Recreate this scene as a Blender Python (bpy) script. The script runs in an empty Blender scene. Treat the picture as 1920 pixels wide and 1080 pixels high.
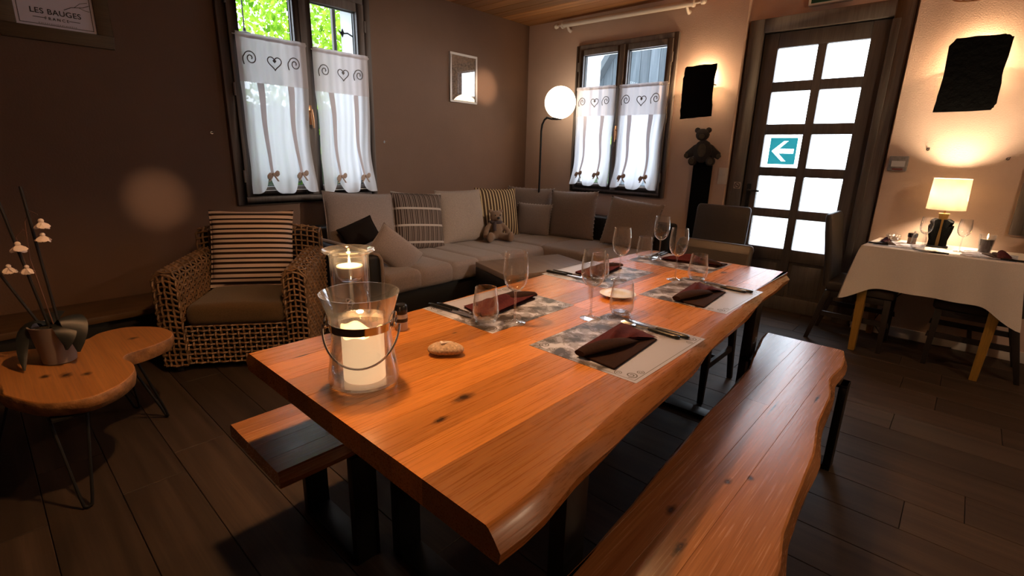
import bpy, bmesh, math, random
from mathutils import Vector, Matrix
random.seed(7)
PI = math.pi
scn = bpy.context.scene
COL = scn.collection

# ------------------------------------------------------------------ camera
cd = bpy.data.cameras.new('camera'); cam = bpy.data.objects.new('camera', cd); COL.objects.link(cam)
cd.sensor_width = 36.0; cd.lens = 922.2 / 1920 * 36; cd.clip_start = 0.02; cd.clip_end = 200
yaw, pitch, roll = math.radians(-42.166), math.radians(-15.305), math.radians(1.470)
fw = Vector((math.sin(yaw)*math.cos(pitch), math.cos(yaw)*math.cos(pitch), math.sin(pitch)))
rt = Vector((math.cos(yaw), -math.sin(yaw), 0)); up = rt.cross(fw)
rt, up = rt*math.cos(roll) + up*math.sin(roll), -rt*math.sin(roll) + up*math.cos(roll)
cam.matrix_world = Matrix(((rt.x, up.x, -fw.x, 4.175), (rt.y, up.y, -fw.y, -4.8), (rt.z, up.z, -fw.z, 1.333), (0, 0, 0, 1)))
scn.camera = cam

# ------------------------------------------------------------------ world, exposure
SKY = 8.5
w = bpy.data.worlds.new('overcast_sky'); scn.world = w; w.use_nodes = True
bg = w.node_tree.nodes['Background']; bg.inputs[0].default_value = (0.80, 0.88, 1.0, 1); bg.inputs[1].default_value = SKY
vs = scn.view_settings; vs.view_transform = 'Standard'; vs.look = 'None'; vs.exposure = 0.0; vs.gamma = 1.0; vs.use_curve_mapping = False
cy = scn.cycles
cy.use_denoising = True; cy.caustics_reflective = False; cy.caustics_refractive = False
cy.max_bounces = 10; cy.transparent_max_bounces = 24; cy.glossy_bounces = 4; cy.diffuse_bounces = 4; cy.transmission_bounces = 8
cy.sample_clamp_indirect = 6.0

def portal(name, loc, rot, sx, sy):
    l = bpy.data.lights.new(name, 'AREA'); l.shape = 'RECTANGLE'; l.size = sx; l.size_y = sy; l.cycles.is_portal = True
    o = bpy.data.objects.new(name, l); COL.objects.link(o); o.location = loc; o.rotation_euler = rot
    return o
portal('daylight_portal', (-0.42, -2.78, 1.76), (0, -PI/2, 0), 1.6, 1.15)
portal('daylight_portal', (1.30, 0.42, 1.70), (-PI/2, 0, 0), 1.1, 1.45)
portal('daylight_portal', (3.06, 0.42, 1.40), (-PI/2, 0, 0), 0.75, 1.8)

WARM = (1.0, 0.62, 0.32)
def point(name, loc, watts, r=0.04, col=WARM, parent=None):
    l = bpy.data.lights.new(name, 'POINT'); l.energy = watts; l.color = col; l.shadow_soft_size = r
    o = bpy.data.objects.new(name, l); COL.objects.link(o); o.location = loc
    if parent: o.parent = parent
    return o

# ------------------------------------------------------------------ helpers
class MB:
    def __init__(s): s.v = []; s.f = []
    def add(s, vs, fs):
        k = len(s.v); s.v += [tuple(p) for p in vs]; s.f += [tuple(i+k for i in f) for f in fs]; return s
    def box(s, x0, x1, y0, y1, z0, z1):
        return s.add([(x0,y0,z0),(x1,y0,z0),(x1,y1,z0),(x0,y1,z0),(x0,y0,z1),(x1,y0,z1),(x1,y1,z1),(x0,y1,z1)],
              [(0,3,2,1),(4,5,6,7),(0,1,5,4),(1,2,6,5),(2,3,7,6),(3,0,4,7)])
    def taper(s, c0, a0, c1, a1):          # box between two rectangles: centre, half sizes
        q = lambda c, a: [(c[0]+i*a[0], c[1]+j*a[1], c[2]) for i, j in ((-1,-1),(1,-1),(1,1),(-1,1))]
        return s.add(q(c0,a0)+q(c1,a1), [(0,3,2,1),(4,5,6,7),(0,1,5,4),(1,2,6,5),(2,3,7,6),(3,0,4,7)])
    def loft(s, rings, cap=True, closed=False):
        n = len(rings[0]); vs = [p for r in rings for p in r]; fs = []
        m = len(rings)
        for i in range(m if closed else m-1):
            a, b = i*n, ((i+1) % m)*n
            for j in range(n): fs.append((a+j, a+(j+1)%n, b+(j+1)%n, b+j))
        if cap and not closed: fs += [tuple(range(n))[::-1], tuple(range((m-1)*n, m*n))]
        return s.add(vs, fs)
    def tube(s, path, r, n=8, closed=False, cap=True, flat=1.0):
        P = [Vector(p) for p in path]; m = len(P); rings = []
        R = r if isinstance(r, (list, tuple)) else [r]*m
        prev = None
        for i in range(m):
            a = P[(i-1) % m] if (closed or i > 0) else P[0]
            b = P[(i+1) % m] if (closed or i < m-1) else P[-1]
            t = (b-a)
            t = t.normalized() if t.length > 1e-9 else Vector((0,0,1))
            if prev is None:
                x = t.orthogonal().normalized()
            else:
                x = prev - t*prev.dot(t); x = x.normalized() if x.length > 1e-6 else t.orthogonal().normalized()
            prev = x; y = t.cross(x)
            rings.append([P[i] + (x*math.cos(2*PI*k/n) + y*math.sin(2*PI*k/n)*flat)*R[i] for k in range(n)])
        return s.loft(rings, cap, closed)
    def lathe(s, prof, n=32, c=(0,0,0), closed=False):
        rings = [[(c[0]+r*math.cos(2*PI*k/n), c[1]+r*math.sin(2*PI*k/n), c[2]+z) for k in range(n)] for r, z in prof]
        return s.loft(rings, not closed, closed)
    def prism(s, poly, h0, h1, f=lambda x, y, h: (x, y, h)):
        n = len(poly)
        return s.add([f(x,y,h0) for x,y in poly]+[f(x,y,h1) for x,y in poly],
              [tuple(range(n))[::-1], tuple(range(n,2*n))]+[(i,(i+1)%n,n+(i+1)%n,n+i) for i in range(n)])
    def ball(s, c, r, n=16, m=10, rot=None):
        r = r if isinstance(r, (tuple, list)) else (r, r, r); c = Vector(c); vs = []; fs = []
        for i in range(m+1):
            th = PI*i/m
            for j in range(n):
                p = Vector((r[0]*math.sin(th)*math.cos(2*PI*j/n), r[1]*math.sin(th)*math.sin(2*PI*j/n), r[2]*math.cos(th)))
                if rot is not None: p = rot @ p
                vs.append(c+p)
        for i in range(m):
            for j in range(n): fs.append((i*n+j, (i+1)*n+j, (i+1)*n+(j+1)%n, i*n+(j+1)%n))
        return s.add(vs, fs)
    def surf(s, fn, nu, nv, thick=None):
        vs = [fn(i/nu, j/nv) for j in range(nv+1) for i in range(nu+1)]; k = nu+1
        return s.add(vs, [(j*k+i, j*k+i+1, (j+1)*k+i+1, (j+1)*k+i) for j in range(nv) for i in range(nu)])
    def mesh(s, name, bevel=0, seg=2, smooth=True, angle=40, merge=1e-6):
        me = bpy.data.meshes.new(name); me.from_pydata(s.v, [], s.f)
        bm = bmesh.new(); bm.from_mesh(me)
        if merge: bmesh.ops.remove_doubles(bm, verts=bm.verts, dist=merge)
        bmesh.ops.recalc_face_normals(bm, faces=bm.faces)
        if bevel:
            ed = [e for e in bm.edges if len(e.link_faces) == 2 and e.calc_face_angle(0) > 0.6]
            bmesh.ops.bevel(bm, geom=ed, offset=bevel, segments=seg, affect='EDGES', profile=0.5, clamp_overlap=True)
        bm.to_mesh(me); bm.free()
        if smooth:
            me.shade_smooth(); me.set_sharp_from_angle(angle=math.radians(angle))
        return me
    def build(s, name, mat, parent=None, bevel=0, seg=2, smooth=True, angle=40, merge=1e-6):
        me = s.mesh(name, bevel, seg, smooth, angle, merge)
        if mat: me.materials.append(mat)
        o = bpy.data.objects.new(name, me); COL.objects.link(o)
        if parent: o.parent = parent
        return o
def tag(o, label=None, cat=None, group=None, kind=None):
    if label: o['label'] = label
    if cat: o['category'] = cat
    if group: o['group'] = group
    if kind: o['kind'] = kind
    return o
def thing(name, label, cat, loc=(0,0,0), rz=0, group=None, kind=None):
    o = bpy.data.objects.new(name, None); COL.objects.link(o); o.empty_display_size = 0.1
    o.location = loc; o.rotation_euler = (0, 0, rz)
    return tag(o, label, cat, group, kind)
def struct(name, parent=None, loc=(0,0,0), rz=0):
    o = thing(name, None, None, loc, rz, kind='structure')
    return o
def put(o, loc, rot=(0,0,0)):
    o.location = loc; o.rotation_euler = rot; return o
def copy_tree(o, parent=None):
    c = o.copy(); COL.objects.link(c); c.parent = parent
    for ch in o.children: copy_tree(ch, c)
    return c
def rrect(w, d, r, n=5):
    pts = []
    for cx, cyy, a0 in ((w/2-r, d/2-r, 0), (-w/2+r, d/2-r, 90), (-w/2+r, -d/2+r, 180), (w/2-r, -d/2+r, 270)):
        for k in range(n+1):
            a = math.radians(a0 + 90*k/n); pts.append((cx + r*math.cos(a), cyy + r*math.sin(a)))
    return pts
def lerp_pts(pts, t):                       # piecewise smooth interpolation of (key, value)
    if t <= pts[0][0]: return pts[0][1]
    if t >= pts[-1][0]: return pts[-1][1]
    for (a, va), (b, vb) in zip(pts, pts[1:]):
        if a <= t <= b:
            k = (t-a)/(b-a); k = k*k*(3-2*k)*.5 + k*.5
            return va + (vb-va)*k

# ------------------------------------------------------------------ materials
def N(nt, typ, **kw):
    n = nt.nodes.new(typ)
    for k, v in kw.items():
        if k.startswith('i_'): n.inputs[int(k[2:])].default_value = v
        else: setattr(n, k, v)
    return n
def new_mat(name):
    m = bpy.data.materials.new(name); m.use_nodes = True
    return m, m.node_tree, m.node_tree.nodes['Principled BSDF']
def plain(name, col, rough=.6, metal=0, spec=.5, noise=0, nscale=20, bump=0, bscale=60, sheen=0, emit=None, es=0, coat=0):
    m, nt, b = new_mat(name); L = nt.links.new
    b.inputs['Base Color'].default_value = (*col, 1); b.inputs['Roughness'].default_value = rough; b.inputs['Metallic'].default_value = metal
    b.inputs['Specular IOR Level'].default_value = spec
    if sheen: b.inputs['Sheen Weight'].default_value = sheen
    if coat: b.inputs['Coat Weight'].default_value = coat
    if emit: b.inputs['Emission Color'].default_value = (*emit, 1); b.inputs['Emission Strength'].default_value = es
    tc = N(nt, 'ShaderNodeTexCoord')
    if noise:
        n = N(nt, 'ShaderNodeTexNoise'); n.inputs['Scale'].default_value = nscale; n.inputs['Detail'].default_value = 5
        L(tc.outputs['Object'], n.inputs['Vector'])
        r = N(nt, 'ShaderNodeMapRange'); r.inputs[1].default_value = .25; r.inputs[2].default_value = .75; r.inputs[3].default_value = 1-noise; r.inputs[4].default_value = 1+noise
        L(n.outputs[0], r.inputs[0])
        mx = N(nt, 'ShaderNodeMix', data_type='RGBA', blend_type='MULTIPLY'); mx.inputs[0].default_value = 1
        mx.inputs[6].default_value = (*col, 1); L(r.outputs[0], mx.inputs[7]); L(mx.outputs[2], b.inputs['Base Color'])
    if bump:
        n = N(nt, 'ShaderNodeTexNoise'); n.inputs['Scale'].default_value = bscale; n.inputs['Detail'].default_value = 4
        L(tc.outputs['Object'], n.inputs['Vector'])
        bp = N(nt, 'ShaderNodeBump'); bp.inputs['Strength'].default_value = bump; bp.inputs['Distance'].default_value = .01
        L(n.outputs[0], bp.inputs['Height']); L(bp.outputs[0], b.inputs['Normal'])
    return m
def fabric(name, col, var=.25, scale=180, rough=.9):
    return plain(name, col, rough, noise=var, nscale=scale, bump=.5, bscale=scale*1.6, sheen=.2, spec=.2)
def wood(name, ca, cb, axis='Y', rough=.45, scale=1.0, rand=.35, knots=(), spec=.5, cc=None, kr=.02, coat=0):
    """grain along one axis; a random offset and tint for each piece"""
    m, nt, b = new_mat(name); L = nt.links.new
    tc = N(nt, 'ShaderNodeTexCoord'); oi = N(nt, 'ShaderNodeObjectInfo')
    off = N(nt, 'ShaderNodeVectorMath', operation='SCALE'); off.inputs[0].default_value = (17.3, 9.1, 5.7); L(oi.outputs['Random'], off.inputs['Scale'])
    ad = N(nt, 'ShaderNodeVectorMath', operation='ADD'); L(tc.outputs['Object'], ad.inputs[0]); L(off.outputs[0], ad.inputs[1])
    mp = N(nt, 'ShaderNodeMapping'); L(ad.outputs[0], mp.inputs['Vector'])
    lo, hi = 1.4*scale, 22*scale
    mp.inputs['Scale'].default_value = {'X': (lo, hi, hi), 'Y': (hi, lo, hi), 'Z': (hi, hi, lo)}[axis]
    n1 = N(nt, 'ShaderNodeTexNoise'); n1.inputs['Scale'].default_value = 1.0; n1.inputs['Detail'].default_value = 6; n1.inputs['Distortion'].default_value = .6
    L(mp.outputs[0], n1.inputs['Vector'])
    mp2 = N(nt, 'ShaderNodeMapping'); L(ad.outputs[0], mp2.inputs['Vector'])
    lo, hi = 5*scale, 230*scale
    mp2.inputs['Scale'].default_value = {'X': (lo, hi, hi), 'Y': (hi, lo, hi), 'Z': (hi, hi, lo)}[axis]
    n2 = N(nt, 'ShaderNodeTexNoise'); n2.inputs['Scale'].default_value = 1.0; n2.inputs['Detail'].default_value = 3
    L(mp2.outputs[0], n2.inputs['Vector'])
    r = N(nt, 'ShaderNodeValToRGB'); e = r.color_ramp.elements
    e[0].position = .22; e[0].color = (*ca, 1); e[1].position = .78; e[1].color = (*cb, 1)
    L(n1.outputs[0], r.inputs[0])
    f = N(nt, 'ShaderNodeMapRange'); f.inputs[1].default_value = .30; f.inputs[2].default_value = .62; f.inputs[3].default_value = .80; f.inputs[4].default_value = 1.10
    L(n2.outputs[0], f.inputs[0])
    rr = N(nt, 'ShaderNodeMapRange'); rr.inputs[3].default_value = 1-rand; rr.inputs[4].default_value = 1+rand*.6; L(oi.outputs['Random'], rr.inputs[0])
    mm = N(nt, 'ShaderNodeMath', operation='MULTIPLY'); L(f.outputs[0], mm.inputs[0]); L(rr.outputs[0], mm.inputs[1])
    mx = N(nt, 'ShaderNodeMix', data_type='RGBA', blend_type='MULTIPLY'); mx.inputs[0].default_value = 1
    L(r.outputs[0], mx.inputs[6]); L(mm.outputs[0], mx.inputs[7])
    out = mx.outputs[2]
    for (kx, ky, ka, kb) in knots:              # dark knots and cracks in the board, in the thing's own space
        s = N(nt, 'ShaderNodeVectorMath', operation='SUBTRACT'); L(tc.outputs['Object'], s.inputs[0]); s.inputs[1].default_value = (kx, ky, 0)
        nz = N(nt, 'ShaderNodeTexNoise'); nz.inputs['Scale'].default_value = 60; L(tc.outputs['Object'], nz.inputs['Vector'])
        k2 = N(nt, 'ShaderNodeVectorMath', operation='MULTIPLY'); L(s.outputs[0], k2.inputs[0]); k2.inputs[1].default_value = (1/ka, 1/kb, 0)
        ln = N(nt, 'ShaderNodeVectorMath', operation='LENGTH'); L(k2.outputs[0], ln.inputs[0])
        a2 = N(nt, 'ShaderNodeMath', operation='MULTIPLY_ADD'); L(nz.outputs[0], a2.inputs[0]); a2.inputs[1].default_value = 1.4; L(ln.outputs['Value'], a2.inputs[2])
        kr_ = N(nt, 'ShaderNodeMapRange'); kr_.inputs[1].default_value = 1.15; kr_.inputs[2].default_value = 2.6; kr_.inputs[3].default_value = .10; kr_.inputs[4].default_value = 1
        L(a2.outputs[0], kr_.inputs[0])
        m3 = N(nt, 'ShaderNodeMix', data_type='RGBA', blend_type='MULTIPLY'); m3.inputs[0].default_value = 1
        L(out, m3.inputs[6]); L(kr_.outputs[0], m3.inputs[7]); out = m3.outputs[2]
    L(out, b.inputs['Base Color'])
    b.inputs['Specular IOR Level'].default_value = spec
    if coat: b.inputs['Coat Weight'].default_value = coat; b.inputs['Coat Roughness'].default_value = .25
    rv = N(nt, 'ShaderNodeMapRange'); rv.inputs[3].default_value = rough-.08; rv.inputs[4].default_value = rough+.12; L(n2.outputs[0], rv.inputs[0]); L(rv.outputs[0], b.inputs['Roughness'])
    bp = N(nt, 'ShaderNodeBump'); bp.inputs['Strength'].default_value = .07; bp.inputs['Distance'].default_value = .003
    L(n2.outputs[0], bp.inputs['Height']); L(bp.outputs[0], b.inputs['Normal'])
    return m
def glass(name, tint=(.97,.98,.98), lo=.03, hi=.75, rough=0.0, power=3.0, body=0.0):
    """thin clear glass: straight-through transmission with a fresnel-like reflection"""
    m = bpy.data.materials.new(name); m.use_nodes = True; nt = m.node_tree; nt.nodes.clear(); L = nt.links.new
    o = N(nt, 'ShaderNodeOutputMaterial'); t = N(nt, 'ShaderNodeBsdfTransparent'); t.inputs[0].default_value = (*tint, 1)
    g = N(nt, 'ShaderNodeBsdfGlossy'); g.inputs['Roughness'].default_value = rough; g.inputs[0].default_value = (1,1,1,1)
    lw = N(nt, 'ShaderNodeLayerWeight'); lw.inputs[0].default_value = .5
    p = N(nt, 'ShaderNodeMath', operation='POWER'); L(lw.outputs['Facing'], p.inputs[0]); p.inputs[1].default_value = power
    r = N(nt, 'ShaderNodeMapRange'); r.inputs[3].default_value = lo; r.inputs[4].default_value = hi; L(p.outputs[0], r.inputs[0])
    gs = g.outputs[0]
    if body:  # pale diffuse in the reflection: edge highlights painted into the glass
        df = N(nt, 'ShaderNodeBsdfDiffuse'); df.inputs[0].default_value = (.75,.78,.85,1); m2 = N(nt, 'ShaderNodeMixShader'); m2.inputs[0].default_value = body
        L(g.outputs[0], m2.inputs[1]); L(df.outputs[0], m2.inputs[2]); gs = m2.outputs[0]
    mx = N(nt, 'ShaderNodeMixShader'); L(r.outputs[0], mx.inputs[0]); L(t.outputs[0], mx.inputs[1]); L(gs, mx.inputs[2]); L(mx.outputs[0], o.inputs[0])
    return m
def sheer(name, col, trans, transl=.5):
    """net or cotton that lets part of the daylight through"""
    m = bpy.data.materials.new(name); m.use_nodes = True; nt = m.node_tree; nt.nodes.clear(); L = nt.links.new
    o = N(nt, 'ShaderNodeOutputMaterial'); d = N(nt, 'ShaderNodeBsdfDiffuse'); d.inputs[0].default_value = (*col, 1)
    tl = N(nt, 'ShaderNodeBsdfTranslucent'); tl.inputs[0].default_value = (*col, 1); tp = N(nt, 'ShaderNodeBsdfTransparent')
    a = N(nt, 'ShaderNodeMixShader'); a.inputs[0].default_value = transl; L(d.outputs[0], a.inputs[1]); L(tl.outputs[0], a.inputs[2])
    b = N(nt, 'ShaderNodeMixShader'); b.inputs[0].default_value = trans; L(a.outputs[0], b.inputs[1]); L(tp.outputs[0], b.inputs[2]); L(b.outputs[0], o.inputs[0])
    return m
def emissive(name, col, s):
    m = bpy.data.materials.new(name); m.use_nodes = True; nt = m.node_tree; nt.nodes.clear()
    o = N(nt, 'ShaderNodeOutputMaterial'); e = N(nt, 'ShaderNodeEmission'); e.inputs[0].default_value = (*col, 1); e.inputs[1].default_value = s
    nt.links.new(e.outputs[0], o.inputs[0]); return m
def stripes(name, axis, period, bands, rough=.9, axis2=None, period2=1, bands2=None, wob=.0):
    """woven stripes: bands = [(start fraction, colour)]; optional second set over it, transparent where colour is None"""
    m, nt, b = new_mat(name); L = nt.links.new
    b.inputs['Roughness'].default_value = rough; b.inputs['Specular IOR Level'].default_value = .2
    tc = N(nt, 'ShaderNodeTexCoord'); sp = N(nt, 'ShaderNodeSeparateXYZ'); L(tc.outputs['Object'], sp.inputs[0])
    def ramp(ax, per, bd):
        d = N(nt, 'ShaderNodeMath', operation='DIVIDE'); L(sp.outputs[ax], d.inputs[0]); d.inputs[1].default_value = per
        f = N(nt, 'ShaderNodeMath', operation='FRACT'); L(d.outputs[0], f.inputs[0])
        r = N(nt, 'ShaderNodeValToRGB'); r.color_ramp.interpolation = 'CONSTANT'; e = r.color_ramp.elements
        while len(e) < len(bd): e.new(.5)
        for k, (p, c) in enumerate(bd): e[k].position = p; e[k].color = (*(c or (0,0,0)), 1 if c else 0)
        L(f.outputs[0], r.inputs[0]); return r
    r1 = ramp('XYZ'.index(axis), period, bands); out = r1.outputs[0]
    if axis2:
        r2 = ramp('XYZ'.index(axis2), period2, bands2)
        mx = N(nt, 'ShaderNodeMix', data_type='RGBA'); L(r2.outputs[1], mx.inputs[0]); L(out, mx.inputs[6]); L(r2.outputs[0], mx.inputs[7]); out = mx.outputs[2]
    L(out, b.inputs['Base Color'])
    n = N(nt, 'ShaderNodeTexNoise'); n.inputs['Scale'].default_value = 300; L(tc.outputs['Object'], n.inputs['Vector'])
    bp = N(nt, 'ShaderNodeBump'); bp.inputs['Strength'].default_value = .4; bp.inputs['Distance'].default_value = .006; L(n.outputs[0], bp.inputs['Height']); L(bp.outputs[0], b.inputs['Normal'])
    return m

M = {}
M['wall_brown'] = plain('brown_painted_plaster', (.150,.084,.054), .6, noise=.06, nscale=3, bump=.15, bscale=90, spec=.4)
M['wall_beige'] = plain('beige_plaster', (.66,.485,.40), .75, noise=.05, nscale=4, bump=.25, bscale=120)
M['reveal_white'] = plain('white_exterior_render', (.80,.82,.85), .8, noise=.04, nscale=6)
M['oak'] = wood('oiled_oak', (.34,.155,.050), (.56,.285,.105), 'Y', .34, 1.0, .38, spec=.5)
M['floor'] = wood('dark_floor_boards', (.026,.017,.012), (.066,.044,.031), 'X', .55, .7, .35, spec=.25)
M['ceiling'] = wood('ceiling_pine', (.23,.095,.028), (.46,.20,.065), 'X', .5, .8, .4)
M['frame_wood'] = wood('grey_brown_window_wood', (.105,.085,.076), (.190,.158,.142), 'Z', .5, 1.2, .2)
M['door_wood'] = wood('grey_brown_door_wood', (.085,.071,.064), (.150,.128,.117), 'Z', .42, 1.2, .2)
M['black_steel'] = plain('black_powder_coated_steel', (.006,.006,.007), .45, spec=.4)
M['black_iron'] = plain('black_iron', (.010,.010,.010), .5, spec=.4)
M['steel'] = plain('polished_steel', (.72,.72,.72), .16, 1)
M['chrome'] = plain('chrome', (.55,.55,.56), .12, 1)
M['brass'] = plain('worn_copper', (.62,.33,.17), .3, 1)
M['white_paint'] = plain('white_paint', (.72,.66,.60), .45)
M['sofa_grey'] = fabric('taupe_sofa_cloth', (.235,.178,.156))
M['cush_grey'] = fabric('taupe_cushion_cloth', (.245,.190,.168))
M['cush_beige'] = fabric('beige_cushion_cloth', (.31,.235,.19))
M['cush_dark'] = plain('dark_brown_cloth', (.010,.007,.006), .95, spec=.1)
M['sofa_black'] = plain('black_leatherette', (.010,.009,.008), .5, spec=.4)
M['leather_brown'] = plain('brown_leatherette', (.032,.024,.019), .5, bump=.2, bscale=200)
M['wood_dark'] = wood('dark_stained_wood', (.010,.007,.006), (.022,.015,.012), 'Z', .5, 1, .2)
M['wicker'] = plain('brown_rattan', (.20,.115,.058), .5, noise=.45, nscale=14)
M['seat_brown'] = fabric('brown_seat_cloth', (.095,.055,.024))
M['window_glass'] = glass('window_pane_glass', (.98,.99,.99), .02, .5)
M['clear_glass'] = glass('clear_glass', (.97,.975,.982), .045, 1.0, power=2.2, body=.20)
M['thick_glass'] = glass('thick_glass', (.94,.95,.97), .09, 1.0, power=1.7, body=.13)
M['wax'] = plain('candle_wax', (.85,.68,.45), .5, emit=(1.0,.60,.30), es=1.0)
M['white_china'] = plain('white_china', (.8,.78,.75), .2)
M['slab'] = wood('slab_wood', (.34,.16,.050), (.50,.26,.095), 'X', .45, .8, .1)
M['bark'] = plain('bark_edge_wood', (.25,.11,.035), .6, noise=.5, nscale=22, bump=.8, bscale=30)
M['toy'] = fabric('teddy_plush', (.20,.125,.082), .35, 260)
M['toy_dark'] = plain('teddy_nose', (.015,.012,.012), .4)
M['scarf'] = fabric('teddy_scarf', (.055,.035,.035))
M['flame'] = emissive('candle_flame', (1.0,.60,.20), 30)
M['concrete'] = plain('terrace_concrete', (.30,.31,.27), .9, noise=.08, nscale=2)
# ------------------------------------------------------------------ room shell
RX, RY, RZ = 7.2, -7.5, 2.77
def panels(mb, a0, a1, z0, z1, holes, f):
    cuts = sorted({a0, a1, *[h for q in holes for h in q[:2]]})
    for l, r in zip(cuts, cuts[1:]):
        inside = [q for q in holes if q[0] <= l and q[1] >= r]
        if not inside: f(mb, l, r, z0, z1)
        for q in inside:
            if q[2] > z0: f(mb, l, r, z0, q[2])
            if q[3] < z1: f(mb, l, r, q[3], z1)
WA = (-3.375, -2.18, .91, 2.57); WB = (.74, 1.865, .95, 2.45); WC = (4.45, 5.45, .90, 2.45); DR = (2.58, 3.55, -.1, 2.42)
m = MB(); panels(m, RY-.4, .4, -.1, RZ+.1, [WA], lambda mb, l, r, a, b: mb.box(-.4, 0, l, r, a, b))
tag(m.build('wall_left', M['wall_brown'], smooth=False, merge=0), kind='structure')
m = MB()
panels(m, 0, 2.475, -.1, RZ+.1, [WB], lambda mb, l, r, a, b: mb.box(l, r, 0, .4, a, b))
panels(m, 2.475, 3.655, -.1, RZ+.1, [DR], lambda mb, l, r, a, b: mb.box(l, r, .10, .4, a, b))
panels(m, 3.655, RX, -.1, RZ+.1, [WC], lambda mb, l, r, a, b: mb.box(l, r, 0, .4, a, b))
tag(m.build('wall_back', M['wall_beige'], smooth=False, merge=0), kind='structure')
tag(MB().box(RX, RX+.2, RY-.4, .4, -.1, RZ+.1).build('wall_right', M['wall_beige'], smooth=False), kind='structure')
tag(MB().box(0, RX, RY-.2, RY, -.1, RZ+.1).build('wall_front', M['wall_beige'], smooth=False), kind='structure')

fl = tag(MB().box(0, RX, RY, .10, -.12, -.012).build('floor', plain('floor_joint', (.02,.015,.012), .8), smooth=False), kind='structure')
row, y = 0, -4.380 - .217*14
rnd = random.Random(3)
while y < .10:
    x = -rnd.uniform(.1, 1.2)
    while x < RX:
        x0, x1 = max(0, x), min(RX, x+1.29)
        ya, yb = max(y, RY), min(y+.217, .0999)
        if x1-x0 > .02 and yb-ya > .02:
            if not (x0 > 5.6 or ya < -6.6):
                MB().box(x0+.0012, x1-.0012, ya+.0012, yb-.0012, -.012, 0).build('plank', M['floor'], fl, bevel=.0015, seg=1, smooth=False)
            else:
                MB().box(x0+.0012, x1-.0012, ya+.0012, yb-.0012, -.012, 0).build('plank', M['floor'], fl, smooth=False)
        x += 1.29
    y += .217; row += 1
ce = tag(MB().box(0, RX, RY, .10, RZ+.014, RZ+.1).build('ceiling', plain('ceiling_joint', (.03,.015,.008), .8), smooth=False), kind='structure')
y = .10
while y > RY:
    cut = rnd.uniform(1.6, 4.5)
    for x0, x1 in ((0, cut), (cut, RX)):
        MB().box(x0+.001, x1-.001, max(y-.145, RY)+.002, y-.002, RZ, RZ+.014).build('plank', M['ceiling'], ce, bevel=.003, seg=1, smooth=False)
    y -= .145
bb = MB(); bb.box(0, 2.475, -.012, 0, 0, .08); bb.box(3.655, RX, -.012, 0, 0, .08)
tag(bb.build('baseboard_back', M['white_paint'], bevel=.003), kind='structure')
# low wooden ledge along the brown wall
lg = tag(MB().box(0, .42, RY, -3.05, .27, .31).build('trim_1', M['seat_ledge'] if 'seat_ledge' in M else wood('ledge_wood', (.07,.036,.016), (.13,.07,.032), 'Y', .5), bevel=.004), kind='structure')
MB().box(0, .38, RY, -3.07, 0, .27).build('riser', M['sofa_black'], lg, bevel=.003)

# ------------------------------------------------------------------ windows
def make_window(name, loc, rz, W, H, fb, st, bot, top, curtain=True):
    root = struct(name, loc=loc, rz=rz)
    f = MB(); f.box(0, fb, -.035, .06, 0, H).box(W-fb, W, -.035, .06, 0, H).box(fb, W-fb, -.035, .06, 0, fb*.95).box(fb, W-fb, -.035, .06, H-fb, H)
    f.build('window_frame', M['frame_wood'], root, bevel=.004)
    mid = W/2
    for s, (a, b) in enumerate(((fb, mid), (mid, W-fb))):
        g = .002
        sa = MB(); z0, z1 = fb*.95+g, H-fb-g
        sa.box(a+g, a+st, -.045, .03, z0, z1).box(b-st, b-g, -.045, .03, z0, z1).box(a+st, b-st, -.045, .03, z0, z0+bot).box(a+st, b-st, -.045, .03, z1-top, z1)
        so = sa.build('sash', M['frame_wood'], root, bevel=.004)
        gl = MB(); i = .006
        gl.box(a+st, a+st+i, -.01, .012, z0+bot, z1-top).box(b-st-i, b-st, -.01, .012, z0+bot, z1-top).box(a+st, b-st, -.01, .012, z0+bot, z0+bot+i).box(a+st, b-st, -.01, .012, z1-top-i, z1-top)
        gl.build('glazing_bead', M['black_iron'], so)
        MB().box(a+st+.001, b-st-.001, -.001, .003, z0+bot+.001, z1-top-.001).build('pane', M['window_glass'], so, smooth=False)
        hx = a-.004 if s == 0 else b+.004
        for hz in (.13, .5, .86):
            MB().lathe([(.0001,-.045),(.009,-.045),(.009,.045),(.0001,.045)], 10, (hx, -.046, H*hz)).build('hinge', M['frame_wood'], so)
    MB().box(mid-.028, mid+.028, -.058, -.045, fb, H-fb).build('cover_strip', M['frame_wood'], root, bevel=.006)
    hd = MB().box(mid-.014, mid+.014, -.064, -.058, H*.37, H*.46).build('handle_plate', M['brass'], root, bevel=.003)
    h2 = MB().tube([(mid,-.062,H*.43),(mid,-.09,H*.43)], .007); h2.tube([(mid,-.09,H*.44),(mid+.004,-.094,H*.40),(mid+.006,-.094,H*.355)], [.008,.010,.007])
    h2.build('handle', M['brass'], hd)
    return root
win_a = make_window('window_1', (0, -3.395, .89), PI/2, 1.235, 1.70, .065, .072, .075, .068)
win_b = make_window('window_2', (.72, 0, .93), 0, 1.165, 1.54, .046, .058, .060, .056)
win_c = make_window('window_3', (4.425, 0, .88), 0, 1.05, 1.58, .06, .06, .06, .056)
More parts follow.
